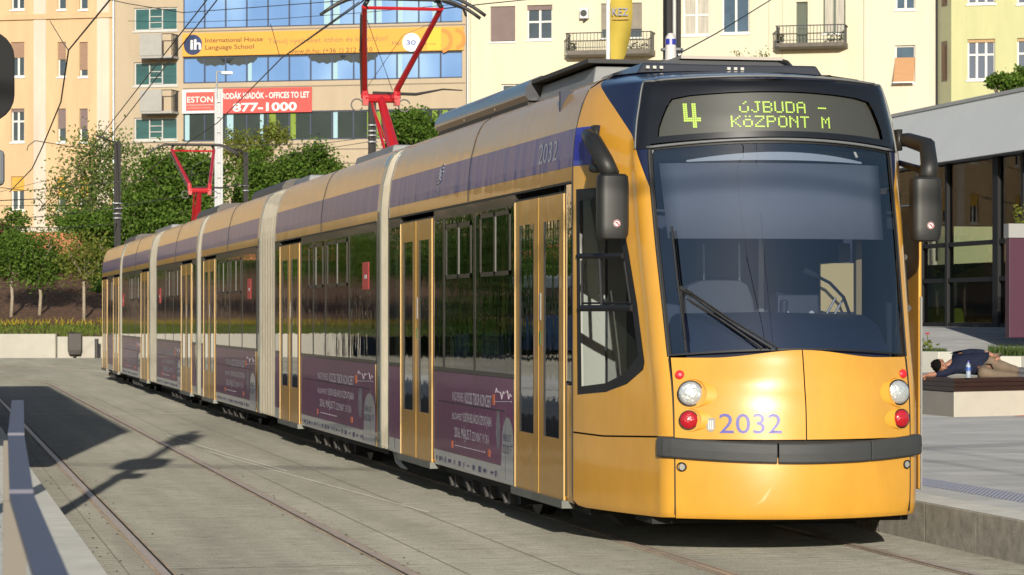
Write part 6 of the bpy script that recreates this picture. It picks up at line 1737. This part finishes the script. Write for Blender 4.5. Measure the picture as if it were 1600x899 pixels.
# jacket over torso and arms, trousers over the legs
skin('jacket', [vv[0]+Vector((-.01,0,.01)), vv[1], vv[2], vv[3], vv[6], vv[7], vv[8]+Vector((.05,0,0)), vv[10], vv[11], vv[12]+Vector((-.02,0,0))],
     [(0,1),(1,2),(2,3),(2,4),(4,5),(5,6),(2,7),(7,8),(8,9)], [(.150,.155),(.155,.165),(.165,.17),(.115,.12),.075,.060,.046,(.095,.09),.068,.052], 1, JK, man)
skin('trousers', [vv[0]+Vector((.03,0,-.01)), vv[14], vv[15], vv[16], vv[17]+Vector((-.02,0,0)), vv[18], vv[19], vv[20], vv[21]+Vector((-.02,0,0))],
     [(0,1),(1,2),(2,3),(3,4),(0,5),(5,6),(6,7),(7,8)], [(.145,.14),.115,.095,.072,.055,.11,.09,.075,.055], 0, TR, man)
for (i, lab) in ((17,0),(21,1)):
    p0 = vv[i]; MB().tube([p0 + Vector((-.03,0,.0)), p0 + Vector((.05,-.02,-.01)), p0 + Vector((.10,-.12,-.015)), p0 + Vector((.11,-.20,-.02))], [.045,.052,.046,.03], 12).build('shoe', mat('shoe_grey', (.10,.10,.11), .6), man, smooth=True)
    MB().obox(p0 + Vector((.085,-.09,-.05)), (.05,0,0), (-.01,.11,0), (0,0,.012)).build('shoe_sole', m_white(), man, bevel=.005)
# head: face towards the camera, tilted, built as a shaped ellipsoid with features
hc = L(1468,572,-.14); fw = Vector((.25,-.86,-.30)).normalized(); upv = Vector((-.85,-.1,.22)); upv = (upv - fw*upv.dot(fw)).normalized(); rt = fw.cross(upv).normalized()
b = MB(); vs = []; N = 24; M = 18
def headpt(th, ph, g=0.0):
    x = math.cos(ph)*math.sin(th); y = math.cos(ph)*math.cos(th); z = math.sin(ph)   # y forward, z up
    rx, ry, rz_ = .076+g, .095+g, .118+g
    X, Y_, Z = x*rx, y*ry, z*rz_
    if Z < 0: X *= 1 - .32*(-Z/rz_)**1.3; Y_ = Y_*(1 - .12*(-Z/rz_))
    if y > .3:
        a = (y-.3)/.7; f = abs(X)
        if f < .018 and -.045 < Z < .02: Y_ += .020*a*(1 - f/.018)*(1 - abs(Z+.025)/.05 if abs(Z+.025) < .05 else 0)
        for ex in (-.030, .030): Y_ -= .009*math.exp(-((X-ex)/.014)**2 - ((Z-.012)/.012)**2)
        Y_ += .006*math.exp(-(X/.022)**2 - ((Z+.062)/.008)**2) - .004*math.exp(-(X/.022)**2 - ((Z+.066)/.003)**2)
    return hc + rt*X + fw*Y_ + upv*Z
N, M = 48, 36
for i in range(M+1):
    for j in range(N): vs.append(headpt(2*math.pi*j/N, -math.pi/2 + math.pi*i/M))
b.add(vs, [(i*N+j, i*N+(j+1) % N, (i+1)*N+(j+1) % N, (i+1)*N+j) for i in range(M) for j in range(N)]); hd = b.build('head', SK, man, smooth=True)
b = MB(); vs = []; keep = {}
N, M = 32, 24; fs = []
for i in range(M+1):
    for j in range(N):
        th = 2*math.pi*j/N; ph = -math.pi/2 + math.pi*i/M; g = .012 + .004*math.sin(th*7+ph*5); vs.append(headpt(th, ph, g))
for i in range(M):
    for j in range(N):
        th = 2*math.pi*(j+.5)/N; ph = -math.pi/2 + math.pi*(i+.5)/M; front = math.cos(th)*math.cos(ph)
        if (math.sin(ph) > .42 or front < -.05) and math.sin(ph) > -.45: fs.append((i*N+j, i*N+(j+1) % N, (i+1)*N+(j+1) % N, (i+1)*N+j))
b.add(vs, fs); b.build('hair', HR, man, smooth=True, fix=False)
for s in (-1, 1):
    e = hc + rt*s*.076 + fw*(-.005); b = MB(); b.tube([e - upv*.028, e + rt*s*.012 - upv*.010, e + rt*s*.012 + upv*.015, e + upv*.028], [.008,.012,.013,.008], 8); b.build('ear', SK, man, smooth=True)
    ey = hc + rt*s*.030 + fw*.086 + upv*.010; MB().tube([ey - rt*.014, ey + fw*.002, ey + rt*.014], .0025, 5).build('closed_eye', HR, man)
    MB().tube([ey - rt*.016 + upv*.018, ey + rt*.016 + upv*.019], .0035, 5).build('eyebrow', HR, man)
MB().tube([hc - rt*.02 + fw*.088 - upv*.062, hc + fw*.094 - upv*.063, hc + rt*.02 + fw*.088 - upv*.062], .004, 6).build('mouth', mat('lips', (.30,.09,.07), .6), man)
# hands
def hand(c, dir_, nrm, s=1.0):
    d = Vector(dir_).normalized(); n = Vector(nrm); n = (n - d*n.dot(d)).normalized(); w = d.cross(n).normalized()
    vs = [c - d*.02, c + d*.035*s]; ed = [(0,1)]; ra = [(.026,.018),(.034,.016)]
    for i, (o_, L_) in enumerate(((-.028,.062),(-.010,.074),(.009,.070),(.027,.055))):
        k_ = len(vs); b0_ = c + w*o_*s + d*.055*s
        vs += [b0_, b0_ + d*L_*.45*s - n*.006, b0_ + d*L_*.8*s - n*.022, b0_ + d*L_*.92*s - n*.036]; ed += [(1,k_),(k_,k_+1),(k_+1,k_+2),(k_+2,k_+3)]; ra += [.0095,.0088,.0082,.007]
    k_ = len(vs); vs += [c - w*.034*s + d*.018*s, c - w*.055*s + d*.045*s - n*.008, c - w*.058*s + d*.070*s - n*.016]; ed += [(0,k_),(k_,k_+1),(k_+1,k_+2)]; ra += [.012,.0105,.009]
    return skin('hand', vs, ed, ra, 0, SK, man, 1)
hand(vv[9] + Vector((-.01,0,0)), (-.9,-.3,-.25), (0,-.5,.9), 1.05); hand(vv[13] + Vector((-.01,0,0)), (.75,-.35,-.50), (.3,-.8,.4), 1.05)
# water bottle beside him
bt = P(1513, 592, 36.9); bt.z = SEAT + .004; bo_ = thing('water_bottle', 'clear plastic water bottle with blue cap standing on the bench', 'bottle', bt)
b = MB(); rows = [(0,.030),(.01,.033),(.07,.032),(.08,.030),(.09,.032),(.15,.032),(.175,.024),(.19,.013),(.20,.013)]
vs = [(r_*math.cos(2*math.pi*j/16), r_*math.sin(2*math.pi*j/16), z) for z, r_ in rows for j in range(16)]
b.add(vs, [(i*16+j, i*16+(j+1) % 16, (i+1)*16+(j+1) % 16, (i+1)*16+j) for i in range(len(rows)-1) for j in range(16)]); b.build('body', mat('bottle_plastic', (.35,.40,.48), .1, coat=1), bo_, smooth=True)
MB().tube([(0,0,.20),(0,0,.222)], .016, 12).build('cap', m_blue(), bo_); MB().tube([(0,0,.09),(0,0,.14)], .0335, 16).build('bottle_label', mat('label_blue', (.05,.12,.40), .4), bo_)
